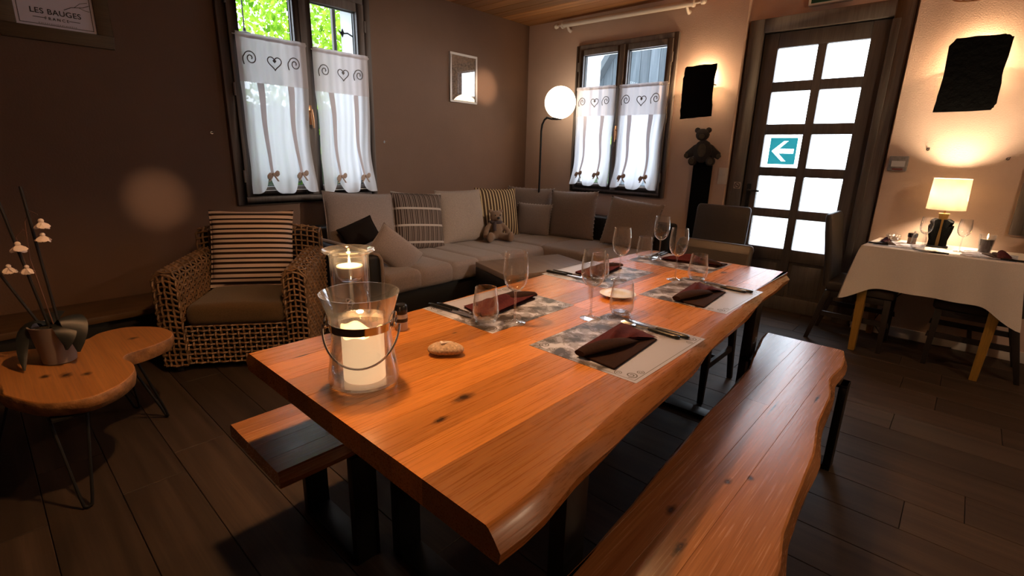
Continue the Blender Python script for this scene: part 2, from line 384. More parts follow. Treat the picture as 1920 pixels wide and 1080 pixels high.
# white rendered reveals outside each window
def reveal(parent, W, H):
    r = MB().box(.02, .03, .062, .41, .02, H-.02).box(W-.03, W-.02, .062, .41, .02, H-.02).box(.02, W-.02, .062, .41, H-.03, H-.02).box(.02, W-.02, .062, .43, .02, .035)
    r.build('reveal', M['reveal_white'], parent, smooth=False)
reveal(win_a, 1.235, 1.70); reveal(win_b, 1.165, 1.54); reveal(win_c, 1.05, 1.58)
for k in range(8): MB().box(.03+k*.124, .03+k*.124+.1238, .36, .39, .035, 1.55).build('added_shutter_board', M['frame_wood'], win_c, bevel=.003)  # boards added outside the third window to shut out its daylight
# iron shutter catch on the reveal of the first window
sc = MB().tube([(1.204,.20,1.42),(1.15,.20,1.44),(1.10,.20,1.43)], .007); sc.prism([(1.10,1.40),(1.06,1.455),(1.085,1.44),(1.10,1.47),(1.115,1.44)], .195, .205, lambda x, y, h: (x, h, y))
sc.build('shutter_catch', M['black_iron'], win_a)
# half open dark shutter edge
MB().box(1.135, 1.165, .42, .46, .0, 1.7).build('shutter_edge', plain('shutter_wood', (.05,.035,.03), .6), win_a, bevel=.004)

# ------------------------------------------------------------------ curtains
M['sheer'] = sheer('white_net', (.84,.84,.88), .07, .45)
M['curtain_cotton'] = sheer('white_cotton', (.72,.67,.69), .01, .28)
M['ribbon'] = sheer('folded_net_band', (.66,.58,.58), .03, .24)
M['bow'] = sheer('linen_bow', (.60,.47,.40), .0, .2)
M['embroidery'] = plain('grey_embroidery', (.17,.15,.14), .9)
def spiral_motif(mb, cx, cz, s, flip=1):
    pts = []
    for k in range(46):
        t = k/45; a = -PI*.2 + t*3.1*PI; r = s*(.10 + .46*t)
        pts.append((cx + flip*r*math.cos(a)*.9, 0, cz + s*.12 + r*math.sin(a)))
    x, _, z = pts[-1]
    for k in range(1, 10):
        t = k/9; pts.append((x + flip*(.25*s*t*t - .28*s*t)*1.6, 0, z - s*(.35*t+.35*t*t)))
    mb.tube([(p[0], -.0, p[2]) for p in pts], s*.045, 5)
def heart_motif(mb, cx, cz, s):
    H = lambda t: (16*math.sin(t)**3/17, (13*math.cos(t)-5*math.cos(2*t)-2*math.cos(3*t)-math.cos(4*t))/17)
    mb.tube([(cx+s*H(.25+t*(2*PI-.35)/40)[0], 0, cz+s*H(.25+t*(2*PI-.35)/40)[1]) for t in range(41)], s*.075, 5)
    mb.prism([(cx+s*.26*H(t*2*PI/16)[0], cz+s*.2+s*.26*H(t*2*PI/16)[1]) for t in range(16)], -.002, .002, lambda x, y, h: (x, h, y))
def make_curtain(parent_loc, rz, x0, x1, zt, zh, zk, zb, label, seed):
    rg = random.Random(seed)
    root = thing('net_curtain', label, 'curtain', parent_loc, rz, 'heart embroidered net curtains on the windows')
    W = x1-x0; ph = rg.uniform(0, 6)
    fy = lambda u, v: -.072 - .007*math.sin(u*23+ph) - .004*math.sin(u*51+ph*2+v*3)
    def X(u, v):                                   # the sides narrow a little and belly out above the hem
        sq = 1 - .05*math.sin(PI*min(1, v*1.1)) + .02*max(0, v-.8)*5
        return x0 + W*.5 + (u-.5)*W*sq + .004*math.sin(v*9+ph)
    hd = MB().surf(lambda u, v: (X(u, 0), fy(u, 0)-.002, zt + (zh-zt)*v), 40, 4); hpn = hd.build('header_panel', M['curtain_cotton'], root)
    cs = MB().surf(lambda u, v: (X(u, 0), fy(u, 0)-.006-.006*math.sin(PI*v), zt+.012-.035*v), 40, 4); cs.build('rod_casing', M['curtain_cotton'], hpn)
    ties = (.27, .72)
    def hem(u):
        lift = sum(math.exp(-((u-t)/.075)**2) for t in ties)
        lobe = .5 if u < ties[0] else (0 if u < ties[1] else .35)
        return zb + (zk-zb)*.85*min(1, lift) + .015*lobe
    def S(u, v):
        bulge = .05*max(0, (v-.55)/.45)**2*(1-.6*sum(math.exp(-((u-t)/.07)**2) for t in ties))
        pinch = sum((t-u)*.45*math.exp(-((u-t)/.10)**2) for t in ties)*max(0, (v-.35)/.65)**2
        return (X(u+pinch, v), fy(u, v)-bulge-.010*math.sin(u*38+v*5)*max(0, v-.75)*4*.6, zh + (hem(u)-zh)*v)
    MB().surf(S, 60, 40).build('net_panel', M['sheer'], root)
    for t in ties:
        gb = MB().surf(lambda u, v: (X(t+(u-.5)*(.10-.06*v)+.02*v, v), fy(t, v)-.010-.05*max(0,(v-.6)/.4)**2, zh+(zk-zh)*v), 4, 16).build('gathered_band', M['ribbon'], root)
        b = MB(); bx, by = X(t+.02, 1), fy(t, 1)-.075
        for s in (-1, 1):
            b.loft([[(bx+s*(.005+.030*k/4), by-.006*math.cos(a)*h, zk + s*.004*k + .016*math.sin(a)*h - .010*k/4*(s > 0)) for a in [2*PI*q/8 for q in range(8)]] for k, h in enumerate((.3,.8,1.1,1.0,.6))])
            b.loft([[(bx+s*(.004+.022*k/3)+.006*math.cos(a), by-.004*math.sin(a), zk-.006-.035*k/3) for a in [2*PI*q/6 for q in range(6)]] for k in range(4)])
        b.ball((bx, by-.003, zk), .009, 8, 6); b.v = [(bx+(x-bx)*1.35, y, zk+(z-zk)*1.35) for x, y, z in b.v]; b.build('bow', M['bow'], gb)
    for k, u in enumerate((.17, .50, .80)):
        e = MB(); s = W*.105
        (heart_motif if k == 1 else spiral_motif)(e, X(u, 0), zh+(zt-zh)*.48, s*(1 if k == 1 else 1.65))
        o = e.build('heart_motif', M['embroidery'], hpn); o.location.y = -.088
    r = MB().tube([(x0-.012, -.066, zt-.006), (x1+.012, -.066, zt-.006)], .004, 6); r.build('rod', M['white_paint'], root)
    r = MB().tube([(x0+.05, -.060, zb+.025), (x1-.05, -.060, zb+.025)], .003, 6); r.build('lower_rod', M['white_paint'], root)
    return root
A0 = (0, -3.395, .89); B0 = (.72, 0, .93)
make_curtain(A0, PI/2, .090, .612, 1.23, .905, .240, .085, 'white net half curtain on the window above the armchair, nearer the framed print', 1)
make_curtain(A0, PI/2, .672, 1.172, 1.215, .895, .215, .070, 'white net half curtain on the window above the sofa, beside the large taupe cushion', 2)
make_curtain(B0, 0, .066, .545, 1.10, .812, .21, .075, 'bright net half curtain beside the globe lamp on the window in the pale wall', 3)
make_curtain(B0, 0, .598, 1.118, 1.095, .808, .20, .070, 'bright net half curtain on the pale wall window, nearer the slate wall light', 4)

# ------------------------------------------------------------------ door
dr = struct('door_1', loc=(0, 0, 0))
f = MB(); f.box(2.495, 2.615, .035, .16, 0, 2.485).box(3.515, 3.635, .035, .16, 0, 2.485).box(2.615, 3.515, .035, .16, 2.375, 2.485)
f.box(2.60, 2.645, .117, .16, 0, 2.40).box(3.485, 3.53, .117, .16, 0, 2.40).box(2.615, 3.515, .117, .16, 2.345, 2.40)
f.build('door_frame', M['door_wood'], dr, bevel=.008)
rows = [(.565,.835),(.912,1.195),(1.272,1.548),(1.635,1.90),(1.980,2.247)]; cols = [(2.737,3.037),(3.102,3.388)]
lf = MB(); Y0, Y1 = .070, .115
lf.box(2.622, 2.737, Y0, Y1, .003, 2.368).box(3.388, 3.508, Y0, Y1, .003, 2.368).box(3.037, 3.102, Y0, Y1, .13, 2.247)
zs = [.012] + [z for r in rows for z in r] + [2.368]
for x0, x1 in ((2.737,3.037),(3.102,3.388)):
    for a, b in ((.46,.565),(.835,.912),(1.195,1.272),(1.548,1.635),(1.90,1.98)): lf.box(x0, x1, Y0, Y1, a, b)
lf.box(2.737, 3.388, Y0, Y1, .003, .13); lf.box(2.737, 3.388, Y0, Y1, 2.247, 2.368)
leaf = lf.build('door_leaf', M['door_wood'], dr, bevel=.004, merge=0)
for x0, x1 in cols:
    for a, b in rows: MB().box(x0, x1, .090, .094, a, b).build('pane', M['window_glass'], leaf, smooth=False)
    p = MB().box(x0, x1, .088, .105, .13, .46); p.taper(((x0+x1)/2, .0, 0), (.1,.1), ((x0+x1)/2, 0, .0001), (.1,.1)) if False else None
    p.build('panel', M['door_wood'], leaf, smooth=False)
    MB().box(x0+.03, x1-.03, .080, .089, .16, .43).build('raised_panel', M['door_wood'], leaf, bevel=.008)
# projecting bolt rail on the closing edge
MB().box(3.508, 3.560, .028, .062, .02, 2.36).build('cover_moulding', M['door_wood'], dr, bevel=.006)
MB().box(2.59, 3.54, .102, .42, -.1, .022).build('threshold', M['door_wood'], dr, smooth=False)
hp = MB().box(2.655, 2.690, .060, .070, .90, 1.12).build('lock_plate', M['black_iron'], dr, bevel=.004)
h = MB().tube([(2.672,.062,1.062),(2.672,.025,1.062),(2.690,.018,1.063),(2.775,.020,1.060)], [.010,.010,.009,.008], 8); h.build('lever', M['black_iron'], hp)
MB().lathe([(.0001,0),(.012,0),(.012,.006),(.0001,.006)], 14).build('keyhole_cover', M['black_iron'], hp).matrix_local = Matrix.Translation((2.672,.06,.955)) @ Matrix.Rotation(PI/2, 4, 'X')

# ------------------------------------------------------------------ outside
tag(MB().box(-40, 40, -40, 40, -.5, -.3).build('ground', M['concrete'], smooth=False), kind='structure')
def make_tree(loc, crown, n, seed, label, leaf_mat):
    rg = random.Random(seed)
    t = thing('garden_tree', label, 'tree', loc, 0, 'garden trees outside the window')
    b = MB(); b.tube([(0,0,0),(.1,.05,1.5),(0,.1,3.0),(.15,.2,4.6)], [.16,.13,.10,.05], 8)
    for k in range(9):
        a = k*2.4; z = 1.6+k*.33
        b.tube([(.05,.08,z),(math.cos(a)*.7,math.sin(a)*.7,z+.5),(math.cos(a)*1.5,math.sin(a)*1.5,z+.9)], [.05,.035,.012], 6)
    b.build('trunk', plain('pale_bark', (.55,.50,.42), .8), t)
    lv = MB()
    for k in range(n):
        while True:
            p = Vector((rg.uniform(-1,1), rg.uniform(-1,1), rg.uniform(-1,1)))
            if p.length < 1 and p.length > .25: break
        c = Vector((p.x*crown[0], p.y*crown[1], crown[3]+p.z*crown[2]))
        s = rg.uniform(.05, .11); d = Vector((rg.gauss(0,1), rg.gauss(0,1), rg.gauss(0,.6))).normalized(); e = d.orthogonal().normalized()
        e = (Matrix.Rotation(rg.uniform(0,6.3), 3, d) @ e); q = d.cross(e)
        lv.add([c, c+e*s*.5+q*s*.38, c+e*s*1.25, c+e*s*.5-q*s*.38], [(0,1,2,3)])
    lv.build('foliage', leaf_mat, t, smooth=False, merge=0)
    return t
def leafy(name, a, b):
    m = bpy.data.materials.new(name); m.use_nodes = True; nt = m.node_tree; nt.nodes.clear(); L = nt.links.new
    o = N(nt, 'ShaderNodeOutputMaterial'); d = N(nt, 'ShaderNodeBsdfDiffuse'); tl = N(nt, 'ShaderNodeBsdfTranslucent'); mx = N(nt, 'ShaderNodeMixShader'); mx.inputs[0].default_value = .5
    tc = N(nt, 'ShaderNodeTexCoord'); n = N(nt, 'ShaderNodeTexNoise'); n.inputs['Scale'].default_value = 3.5; n.inputs['Detail'].default_value = 6; L(tc.outputs['Object'], n.inputs['Vector'])
    r = N(nt, 'ShaderNodeValToRGB'); r.color_ramp.elements[0].position = .35; r.color_ramp.elements[0].color = (*a,1); r.color_ramp.elements[1].position = .65; r.color_ramp.elements[1].color = (*b,1)
    L(n.outputs[0], r.inputs[0]); L(r.outputs[0], d.inputs[0]); L(r.outputs[0], tl.inputs[0]); L(d.outputs[0], mx.inputs[1]); L(tl.outputs[0], mx.inputs[2]); L(mx.outputs[0], o.inputs[0])
    return m
M['leaf'] = leafy('bright_leaves', (.07,.20,.012), (.42,.62,.06))
make_tree((-4.6, -.5, -.3), (2.0, 1.9, 1.7, 3.9), 9000, 3, 'bright green tree filling the window above the armchair', M['leaf'])
make_tree((-8.0, 3.8, -.3), (2.6, 2.6, 2.4, 4.4), 7000, 5, 'bright green tree further back in the window above the sofa', M['leaf'])
ol = thing('outdoor_lamp', 'black dome lamp hanging on a cord outside the window behind the net curtain', 'lamp', (-.62, -2.965, 2.19))
MB().tube([(0,0,.10),(0.004,0,.35),(0,0,.56)], .006, 6).build('cord', M['black_iron'], ol)
MB().lathe([(.0001,.11),(.012,.11),(.016,.085),(.05,.075),(.068,.045),(.075,0),(.070,0),(.06,.04),(.0001,.06)], 20).build('shade', M['black_iron'], ol)
gh = thing('added_hedge', 'hedge added unseen below the trees to darken the sky behind the armchair window', 'hedge', (-2.15, .5, -.3))  # added unseen hedge; blocks bright sky behind the net curtains
rgh = random.Random(8); lv = MB()
for k in range(6000):
    c = Vector((rgh.uniform(-.25,.25), rgh.uniform(-5,5), rgh.uniform(0,2.25))); s = rgh.uniform(.08,.15)
    d = Vector((rgh.gauss(.6,1), rgh.gauss(0,1), rgh.gauss(0,.6))).normalized(); e = (Matrix.Rotation(rgh.uniform(0,6.3), 3, d) @ d.orthogonal().normalized()); qq = d.cross(e)
    lv.add([c, c+e*s*.5+qq*s*.38, c+e*s*1.25, c+e*s*.5-qq*s*.38], [(0,1,2,3)])
lv.build('foliage', M['leaf'], gh, smooth=False, merge=0)
MB().box(-.15,.15,-5,5,0,2.1).build('hedge_core', plain('hedge_shade', (.02,.04,.012), .9), gh, smooth=False)  # solid dark box added inside the leaves to stop sky showing through
tag(MB().box(-9, 9, .42, 8.4, -.30, -.26).build('bounce_pavement', plain('pale_bounce_slab', (.75,.75,.73), .9, noise=.05, nscale=3), smooth=False), kind='structure')  # pale slab added to bounce daylight up to the curtains and door
# wooden barn seen through the second window
bn = thing('barn', 'grey weathered timber barn seen through the pale wall window', 'building', (0, 9.0, -.3))
xx = -5.05
rgb = random.Random(4)
M['barn'] = wood('weathered_boards', (.030,.042,.052), (.10,.115,.135), 'Z', .9, .5, .3)
while xx < -1.7:
    w_ = .30; zt = lambda x: 3.55 + min(2.2, (x+5.05)*1.45)
    MB().prism([(xx+.006,0),(xx+w_-.006,0),(xx+w_-.006,zt(xx+w_)),(xx+.006,zt(xx))], 0, .04+rgb.uniform(0,.02), lambda x, y, h: (x, h, y)).build('board', M['barn'], bn, smooth=False)
    xx += w_
MB().prism([(-5.45,3.0),(-3.5,5.78),(-1.7,5.78),(-1.7,5.95),(-3.6,5.95),(-5.6,3.05)], -.3, 1.2, lambda x, y, h: (x, h, y)).build('roof', plain('barn_roof', (.06,.07,.08), .8), bn, smooth=False)
# ------------------------------------------------------------------ fixtures on the pale wall
cr = thing('curtain_pole', 'thick pale curtain pole with turned ends under the ceiling', 'curtain pole', (0, -.065, 2.70))
MB().tube([(.55,0,0),(1.995,0,-.018)], .028, 14).build('pole', M['white_paint'], cr)
for x, s, z in ((.55,-1,0),(1.995,1,-.018)):
    e = MB(); pr = [(.0001,0),(.036,.001),(.036,.02),(.015,.03),(.013,.075),(.026,.085),(.030,.105),(.018,.125),(.0001,.128)]
    rings = [[(x+s*q, r*math.cos(2*PI*k/14), z+r*math.sin(2*PI*k/14)) for k in range(14)] for r, q in pr]
    e.loft(rings); e.build('finial', M['white_paint'], cr)
    b = MB().tube([(x-s*.05, .064, z-.055), (x-s*.05, .03, z-.05), (x-s*.05, 0, z-.018)], [.022,.014,.012], 10); b.build('bracket', M['white_paint'], cr)

M['slate'] = plain('black_slate', (.003,.003,.003), .9, bump=.6, bscale=25, spec=.08)
def make_sconce(cx, pts, label):
    root = thing('wall_light', label, 'wall light', (cx, 0, 1.92), 0, 'black slate wall lights')
    b = MB(); n = len(pts)
    b.prism(pts, -.100, -.088, lambda x, y, h: (x, h, y)); b.build('slate_plate', M['slate'], root, bevel=.002, smooth=False)
    bpl = MB().box(-.09, .09, -.012, 0, -.05, .05).build('back_plate', M['black_iron'], root, bevel=.002)
    MB().box(-.13, .13, -.088, -.012, .055, .062).build('bracket', M['black_iron'], root)
    for sx in (-1, 1):
        MB().lathe([(.0001,-.03),(.014,-.028),(.017,0),(.010,.03),(.0001,.032)], 12, (sx*.085, -.045, -.02)).build('bulb', emissive('sconce_bulb', (1,.62,.28), 14), bpl)
        point('wall_light_bulb', (sx*.085, -.05, -.02), 25.0, .015, (1,.63,.34), root)
    point('wall_light_bulb', (0, -.05, .12), 14, .015, (1,.63,.34), root)
    return root
def ragged(pts, seed, k=5, a=.004):
    rg = random.Random(seed); out = []
    for (x0, y0), (x1, y1) in zip(pts, pts[1:]+pts[:1]):
        for i in range(k): t = i/k; out.append((x0+(x1-x0)*t+rg.uniform(-a,a)*(i>0), y0+(y1-y0)*t+rg.uniform(-a,a)*(i>0)))
    return out
make_sconce(2.155, ragged([(-.145,.215),(-.13,.225),(.145,.228),(.135,.02),(.15,-.215),(-.145,-.235),(-.15,-.10),(-.155,.10)], 1), 'black slate wall light between the pale wall window and the door')
make_sconce(4.035, ragged([(-.16,.190),(-.13,.235),(.11,.235),(.155,.215),(.145,.02),(.155,-.19),(.135,-.23),(-.165,-.235),(-.155,-.05)], 2), 'larger black slate wall light above the white table lamp')

# teddy shaped wooden board
bbd = thing('teddy_board', 'dark wooden teddy bear cut-out topping a tall black board', 'decoration', (2.245, 0, 0))
def ell(cx, cz, rx, rz, a0=0, a1=360, n=14): return [(cx+rx*math.cos(math.radians(a0+(a1-a0)*k/n)), cz+rz*math.sin(math.radians(a0+(a1-a0)*k/n))) for k in range(n+1)]
F = lambda x, y, h: (x, h, y)
MB().box(-.082, .098, -.030, -.004, 0, 1.36).build('tall_board', M['slate'], bbd, bevel=.003)
M['teddy_wood'] = plain('dark_teddy_wood', (.022,.014,.009), .6, noise=.4, nscale=20)
M['teddy_patch'] = plain('olive_teddy_patch', (.075,.058,.032), .6, noise=.3, nscale=30)
bd = MB(); bd.prism(ell(0,1.395,.088,.105)[:-1], -.055, -.030, F); bd.build('belly', M['teddy_wood'], bbd, bevel=.004)
bd = MB(); bd.prism(ell(-.018,1.545,.062,.055)[:-1], -.060, -.032, F); hd_ = bd.build('head', M['teddy_wood'], bbd, bevel=.004)
for s in (-1, 1):
    MB().prism(ell(-.018+s*.052,1.585,.025,.025)[:-1], -.055, -.032, F).build('ear', M['teddy_wood'], hd_, bevel=.003)
    MB().prism([(s*.05,1.47),(s*.09,1.45),(s*.165,1.385),(s*.175,1.35),(s*.15,1.325),(s*.10,1.345),(s*.05,1.37)][::s], -.050, -.031, F).build('arm', M['teddy_wood'], bbd, bevel=.004)
    MB().prism(ell(s*.155,1.355,.02,.022)[:-1], -.054, -.049, F).build('paw_patch', M['teddy_patch'], bbd)
    MB().prism(ell(s*.085,1.305,.042,.042)[:-1], -.058, -.031, F).build('foot', M['teddy_wood'], bbd, bevel=.004)
    MB().prism(ell(s*.088,1.305,.025,.028)[:-1], -.062, -.057, F).build('foot_patch', M['teddy_patch'], bbd)
MB().prism(ell(-.005,1.405,.040,.062)[:-1], -.059, -.054, F).build('belly_patch', M['teddy_patch'], bbd)
MB().prism(ell(-.018,1.530,.026,.022)[:-1], -.066, -.059, F).build('muzzle', M['teddy_patch'], hd_)

sw = thing('light_switch', 'white double light switch plate between teddy board and door', 'switch', (2.448, 0, 1.178))
swp = MB().box(-.042, .042, -.010, 0, -.075, .075).build('plate', M['white_paint'], sw, bevel=.003)
for z in (-.035, .035): MB().box(-.028, .028, -.014, -.009, z-.028, z+.028).build('rocker', M['white_paint'], swp, bevel=.002)
ns = thing('no_smoking_sign', 'small square no smoking sticker on the door frame', 'sign', (2.575, .034, 1.10))
MB().box(-.030, .030, -.002, 0, -.030, .030).build('sticker', plain('sticker_white', (.45,.38,.34), .6), ns)
r = MB(); r.loft([[(R*math.cos(2*PI*k/28), -.0032, R*math.sin(2*PI*k/28)) for k in range(28)] for R in (.019,.025)], cap=False)
r.prism([(-.017,.014),(-.014,.017),(.017,-.014),(.014,-.017)], -.0034, -.0022, F)
r.build('ring', plain('sticker_dark', (.06,.04,.04), .6), ns)
MB().prism([(-.015,-.003),(.015,-.003),(.015,.003),(-.015,.003)], -.0030, -.0021, F).build('cigarette', plain('sticker_dark', (.06,.04,.04), .6), ns)
th = thing('alarm_box', 'small grey box with pale label on the wall right beside the door', 'alarm box', (3.735, 0, 1.33))
MB().box(-.058, .058, -.035, 0, -.055, .055).build('case', plain('grey_plastic', (.22,.21,.22), .35, noise=.3, nscale=40), th, bevel=.006)
MB().box(-.040, .042, -.038, -.034, -.022, .020).build('label', plain('pale_label', (.62,.62,.66), .4), th)
MB().box(-.030, .035, -.038, -.034, -.046, -.034).build('button', plain('red_button', (.20,.05,.05), .4), th)
ex = thing('exit_sign', 'pale box of the exit sign above the door', 'sign', (3.07, .10, 2.60))
MB().box(-.15, .15, -.05, 0, -.065, .10).build('box', M['white_paint'], ex, bevel=.004)
MB().box(-.13, .13, -.053, -.049, -.050, .09).build('green_face', plain('dark_green_face', (.01,.05,.03), .4), ex)
def hook(loc, rz, label):
    h = thing('wall_hook', label, 'hook', loc, rz)
    MB().lathe([(.0001,0),(.010,0),(.010,.003),(.0001,.003)], 12).build('rose', M['steel'], h).matrix_local = Matrix.Rotation(PI/2, 4, 'X')
    MB().tube([(0,0,0),(0,-.020,0),(.004,-.028,.004),(.010,-.026,.010)], .0035, 6).build('pin', M['steel'], h)
hook((0.001,-3.509,1.424), PI/2, 'small shiny hook in the brown wall, between window and print')
hook((0.001,-2.046,1.408), PI/2, 'small hook in the brown wall above the plaid cushion')
hook((3.888,-.001,1.436), 0, 'tiny screw hook in the pale wall above the lamp shade')
hook((4.32,-.001,1.38), 0, 'tiny hook in the pale wall, nearest the picture edge')
# arrow sign stuck on the door glass
ar = thing('arrow_sign', 'turquoise square sign with a white arrow on the door glass', 'sign', (2.893, .089, 1.410))
ARW = [(-.085,0),(.005,.085),(.040,.085),(-.025,.020),(.092,.020),(.092,-.020),(-.025,-.020),(.040,-.085),(.005,-.085)]
def holed(name, outer, inner, mat, parent):
    c = bpy.data.curves.new(name, 'CURVE'); c.dimensions = '2D'; c.fill_mode = 'BOTH'; c.extrude = .0007
    for pts in (outer, inner):
        s = c.splines.new('POLY'); s.points.add(len(pts)-1); s.use_cyclic_u = True
        for p, co in zip(s.points, pts): p.co = (co[0], co[1], 0, 1)
    o = bpy.data.objects.new(name, c); COL.objects.link(o); bpy.context.view_layer.update()
    me = bpy.data.meshes.new_from_object(o.evaluated_get(bpy.context.evaluated_depsgraph_get())); bpy.data.objects.remove(o)
    me.materials.clear(); me.materials.append(mat)
    o = bpy.data.objects.new(name, me); COL.objects.link(o); o.parent = parent; o.matrix_local = Matrix.Translation((0,-.001,0)) @ Matrix.Rotation(PI/2, 4, 'X'); return o
holed('plate', [(-.105,-.112),(.112,-.112),(.112,.112),(-.105,.112)], ARW, sheer('turquoise_film', (.16,.62,.66), .0, .42), ar)
MB().prism([(x*.995, y*.99) for x, y in ARW], -.0014, -.0006, F).build('arrow', sheer('white_film', (.95,.96,.96), .30, .7), ar, smooth=False)

# ------------------------------------------------------------------ framed things on the brown wall
pf = thing('framed_print', 'white print lettered LES BAUGES in a wide brown wooden frame', 'picture', (0, -4.2585, 1.90), PI/2)
M['poster_frame'] = wood('poster_frame_wood', (.07,.042,.018), (.12,.075,.034), 'X', .5)
w2 = .2545; hh = .66; bw = .075
f = MB(); f.box(-w2, w2, -.025, 0, 0, bw).box(-w2, w2, -.025, 0, hh-bw, hh).box(-w2, -w2+bw, -.025, 0, bw, hh-bw).box(w2-bw, w2, -.025, 0, bw, hh-bw)
f.build('frame', M['poster_frame'], pf, bevel=.003)
MB().box(-w2+bw-.002, w2-bw+.002, -.012, -.002, bw-.002, hh-bw+.002).build('sheet', plain('poster_paper', (.85,.81,.95), .6), pf)
ink = plain('poster_ink', (.05,.045,.06), .7)
b = MB(); i0, i1, j0, j1 = -w2+bw+.014, w2-bw-.014, bw+.014, hh-bw-.014
for a in ((i0,i1,j0,j0+.003),(i0,i1,j1-.003,j1),(i0,i0+.003,j0,j1),(i1-.003,i1,j0,j1)): b.box(a[0],a[1],-.0132,-.012,a[2],a[3])
b.box(-.105,-.050,-.0132,-.012,.125,.128); b.box(.055,.105,-.0132,-.012,.125,.128)
b.build('printed_border', ink, pf)
def text(s, size, parent, loc, mat, name='lettering', space=1.0):
    c = bpy.data.curves.new(name, 'FONT'); c.body = s; c.size = size; c.align_x = 'CENTER'; c.extrude = .0004; c.space_character = space; c.offset = size*.014
    o = bpy.data.objects.new(name, c); COL.objects.link(o); bpy.context.view_layer.update()
    me = bpy.data.meshes.new_from_object(o.evaluated_get(bpy.context.evaluated_depsgraph_get())); bpy.data.objects.remove(o)
    me.materials.clear(); me.materials.append(mat)
    o = bpy.data.objects.new(name, me); COL.objects.link(o); o.parent = parent
    o.matrix_local = Matrix.Translation(loc) @ Matrix.Rotation(PI/2, 4, 'X'); return o
text('LES BAUGES', .040, pf, (0, -.0128, .148), ink, space=1.08)
text('F R A N C E', .021, pf, (0, -.0128, .118), ink)
fm = MB(); rgf = random.Random(6); xx = -.085
while xx < .085:                                # the faint lowest line is too small to read
    w_ = rgf.uniform(.003,.008); fm.box(xx, min(.085, xx+w_), -.0130, -.012, .094, .100); xx += w_+rgf.uniform(.002,.005)
fm.build('faint_print', plain('poster_ink_pale', (.45,.42,.50), .7), pf)
br = MB(); br.tube([(.04,-.0125,.185),(.075,-.0125,.205),(.13,-.0125,.215),(.16,-.0125,.23)], .0016, 5); br.tube([(.09,-.0125,.208),(.12,-.0125,.235),(.155,-.0125,.245)], .0012, 5); br.tube([(.11,-.0125,.212),(.14,-.0125,.200),(.16,-.0125,.198)], .0012, 5)
br.build('drawn_branch', ink, pf)
mt = MB().add([(-.165,-.0125,.30),(-.06,-.0125,.43),(0,-.0125,.36),(.07,-.0125,.47),(.165,-.0125,.30)], [(0,1,2),(0,2,4),(2,3,4)]); mt.build('drawn_mountains', plain('poster_grey', (.25,.25,.32), .7), pf, smooth=False)

pp = thing('framed_picture', 'small white framed picture with a mosaic mount on the brown wall', 'picture', (0, -1.048, 1.836), PI/2)
f = MB(); w2, hh, bw = .190, .48, .022
f.box(-w2, w2, -.022, 0, 0, bw).box(-w2, w2, -.022, 0, hh-bw, hh).box(-w2, -w2+bw, -.022, 0, bw, hh-bw).box(w2-bw, w2, -.022, 0, bw, hh-bw)
f.build('frame', plain('white_frame', (.66,.62,.60), .4), pp, bevel=.003)
MB().box(-w2+bw, w2-bw, -.010, -.004, bw, hh-bw).build('print', plain('mosaic_print', (.32,.22,.16), .6, noise=.75, nscale=60), pp)
MB().box(-w2+bw, w2-bw, -.0125, -.0115, bw, hh-bw).build('glazing', glass('picture_glass', (.98,.98,.98), .16, .8), pp, smooth=False)

# ------------------------------------------------------------------ dining table
RIGHT = [(-4.333,3.716),(-4.254,3.718),(-4.057,3.690),(-3.791,3.664),(-3.443,3.648),(-3.166,3.606),(-2.793,3.590),(-2.436,3.548),(-2.224,3.545),(-1.93,3.530)]
LEFT = [(-4.333,2.735),(-4.0,2.742),(-3.69,2.732),(-3.2,2.712),(-2.75,2.696),(-2.3,2.720),(-1.93,2.742)]
def stave_slab(root, yA, yB, left, right, zt, th, xs, mat, joints, seed, edge_l=.022, edge_r=.03):
    """boards glued side by side; the outer two follow the live edges"""
    rg = random.Random(seed)
    n = len(xs)+1
    for i in range(n):
        ys = [yA] + [yA+(yB-yA)*(j+rg.uniform(-.08,.08)) for j in joints[i % len(joints)]] + [yB]
        for ya, yb in zip(ys, ys[1:]):
            rings = []; K = max(2, int((yb-ya)/.06))
            e0 = .0003
            for k in range(K+1):
                y = ya+e0 + (yb-ya-2*e0)*k/K
                xl = xs[i-1]+e0*.5 if i else None; xr = xs[i]-e0*.5 if i < n-1 else None
                wob = .004*math.sin(y*9+seed) + .002*math.sin(y*19)
                if xl is None:
                    x = lerp_pts(left, y)
                    L = [(x-edge_l*.7, zt-th), (x-edge_l+wob, zt-th*.55), (x-edge_l*.35+wob*.5, zt-.012), (x, zt-.003), (x+.006, zt)]
                else: L = [(xl, zt-th), (xl, zt-.0006), (xl+.0006, zt)]
                if xr is None:
                    x = lerp_pts(right, y)
                    R_ = [(x-.006, zt), (x, zt-.003), (x+edge_r*.45+wob*.5, zt-.016), (x+edge_r+wob, zt-th*.62), (x+edge_r*.8, zt-th)]
                else: R_ = [(xr-.0006, zt), (xr, zt-.0006), (xr, zt-th)]
                rings.append([(p[0], y, p[1]) for p in L+R_])
            m = MB().loft(rings); m.build('board', mat, root, angle=22, merge=0)
tb = thing('dining_table', 'long oak dining table with live edge, laid with placemats and glasses', 'table', (0,0,0))
M['oak_table'] = wood('oiled_oak_table', (.42,.143,.024), (.60,.232,.044), 'Y', .27, 1.15, .42, knots=[(3.37,-4.075,.010,.024),(3.41,-4.18,.006,.016),(2.86,-4.235,.003,.02),(3.02,-3.80,.004,.008),(3.31,-2.2,.012,.02),(3.40,-2.35,.008,.014)])
stave_slab(tb, -4.335, -1.93, LEFT, RIGHT, .76, .058, [2.86,2.985,3.10,3.215,3.335,3.45,3.545], M['oak_table'], [[.62],[.38],[.7],[.45],[.28,.75],[.55],[.36,.8],[]], 11)
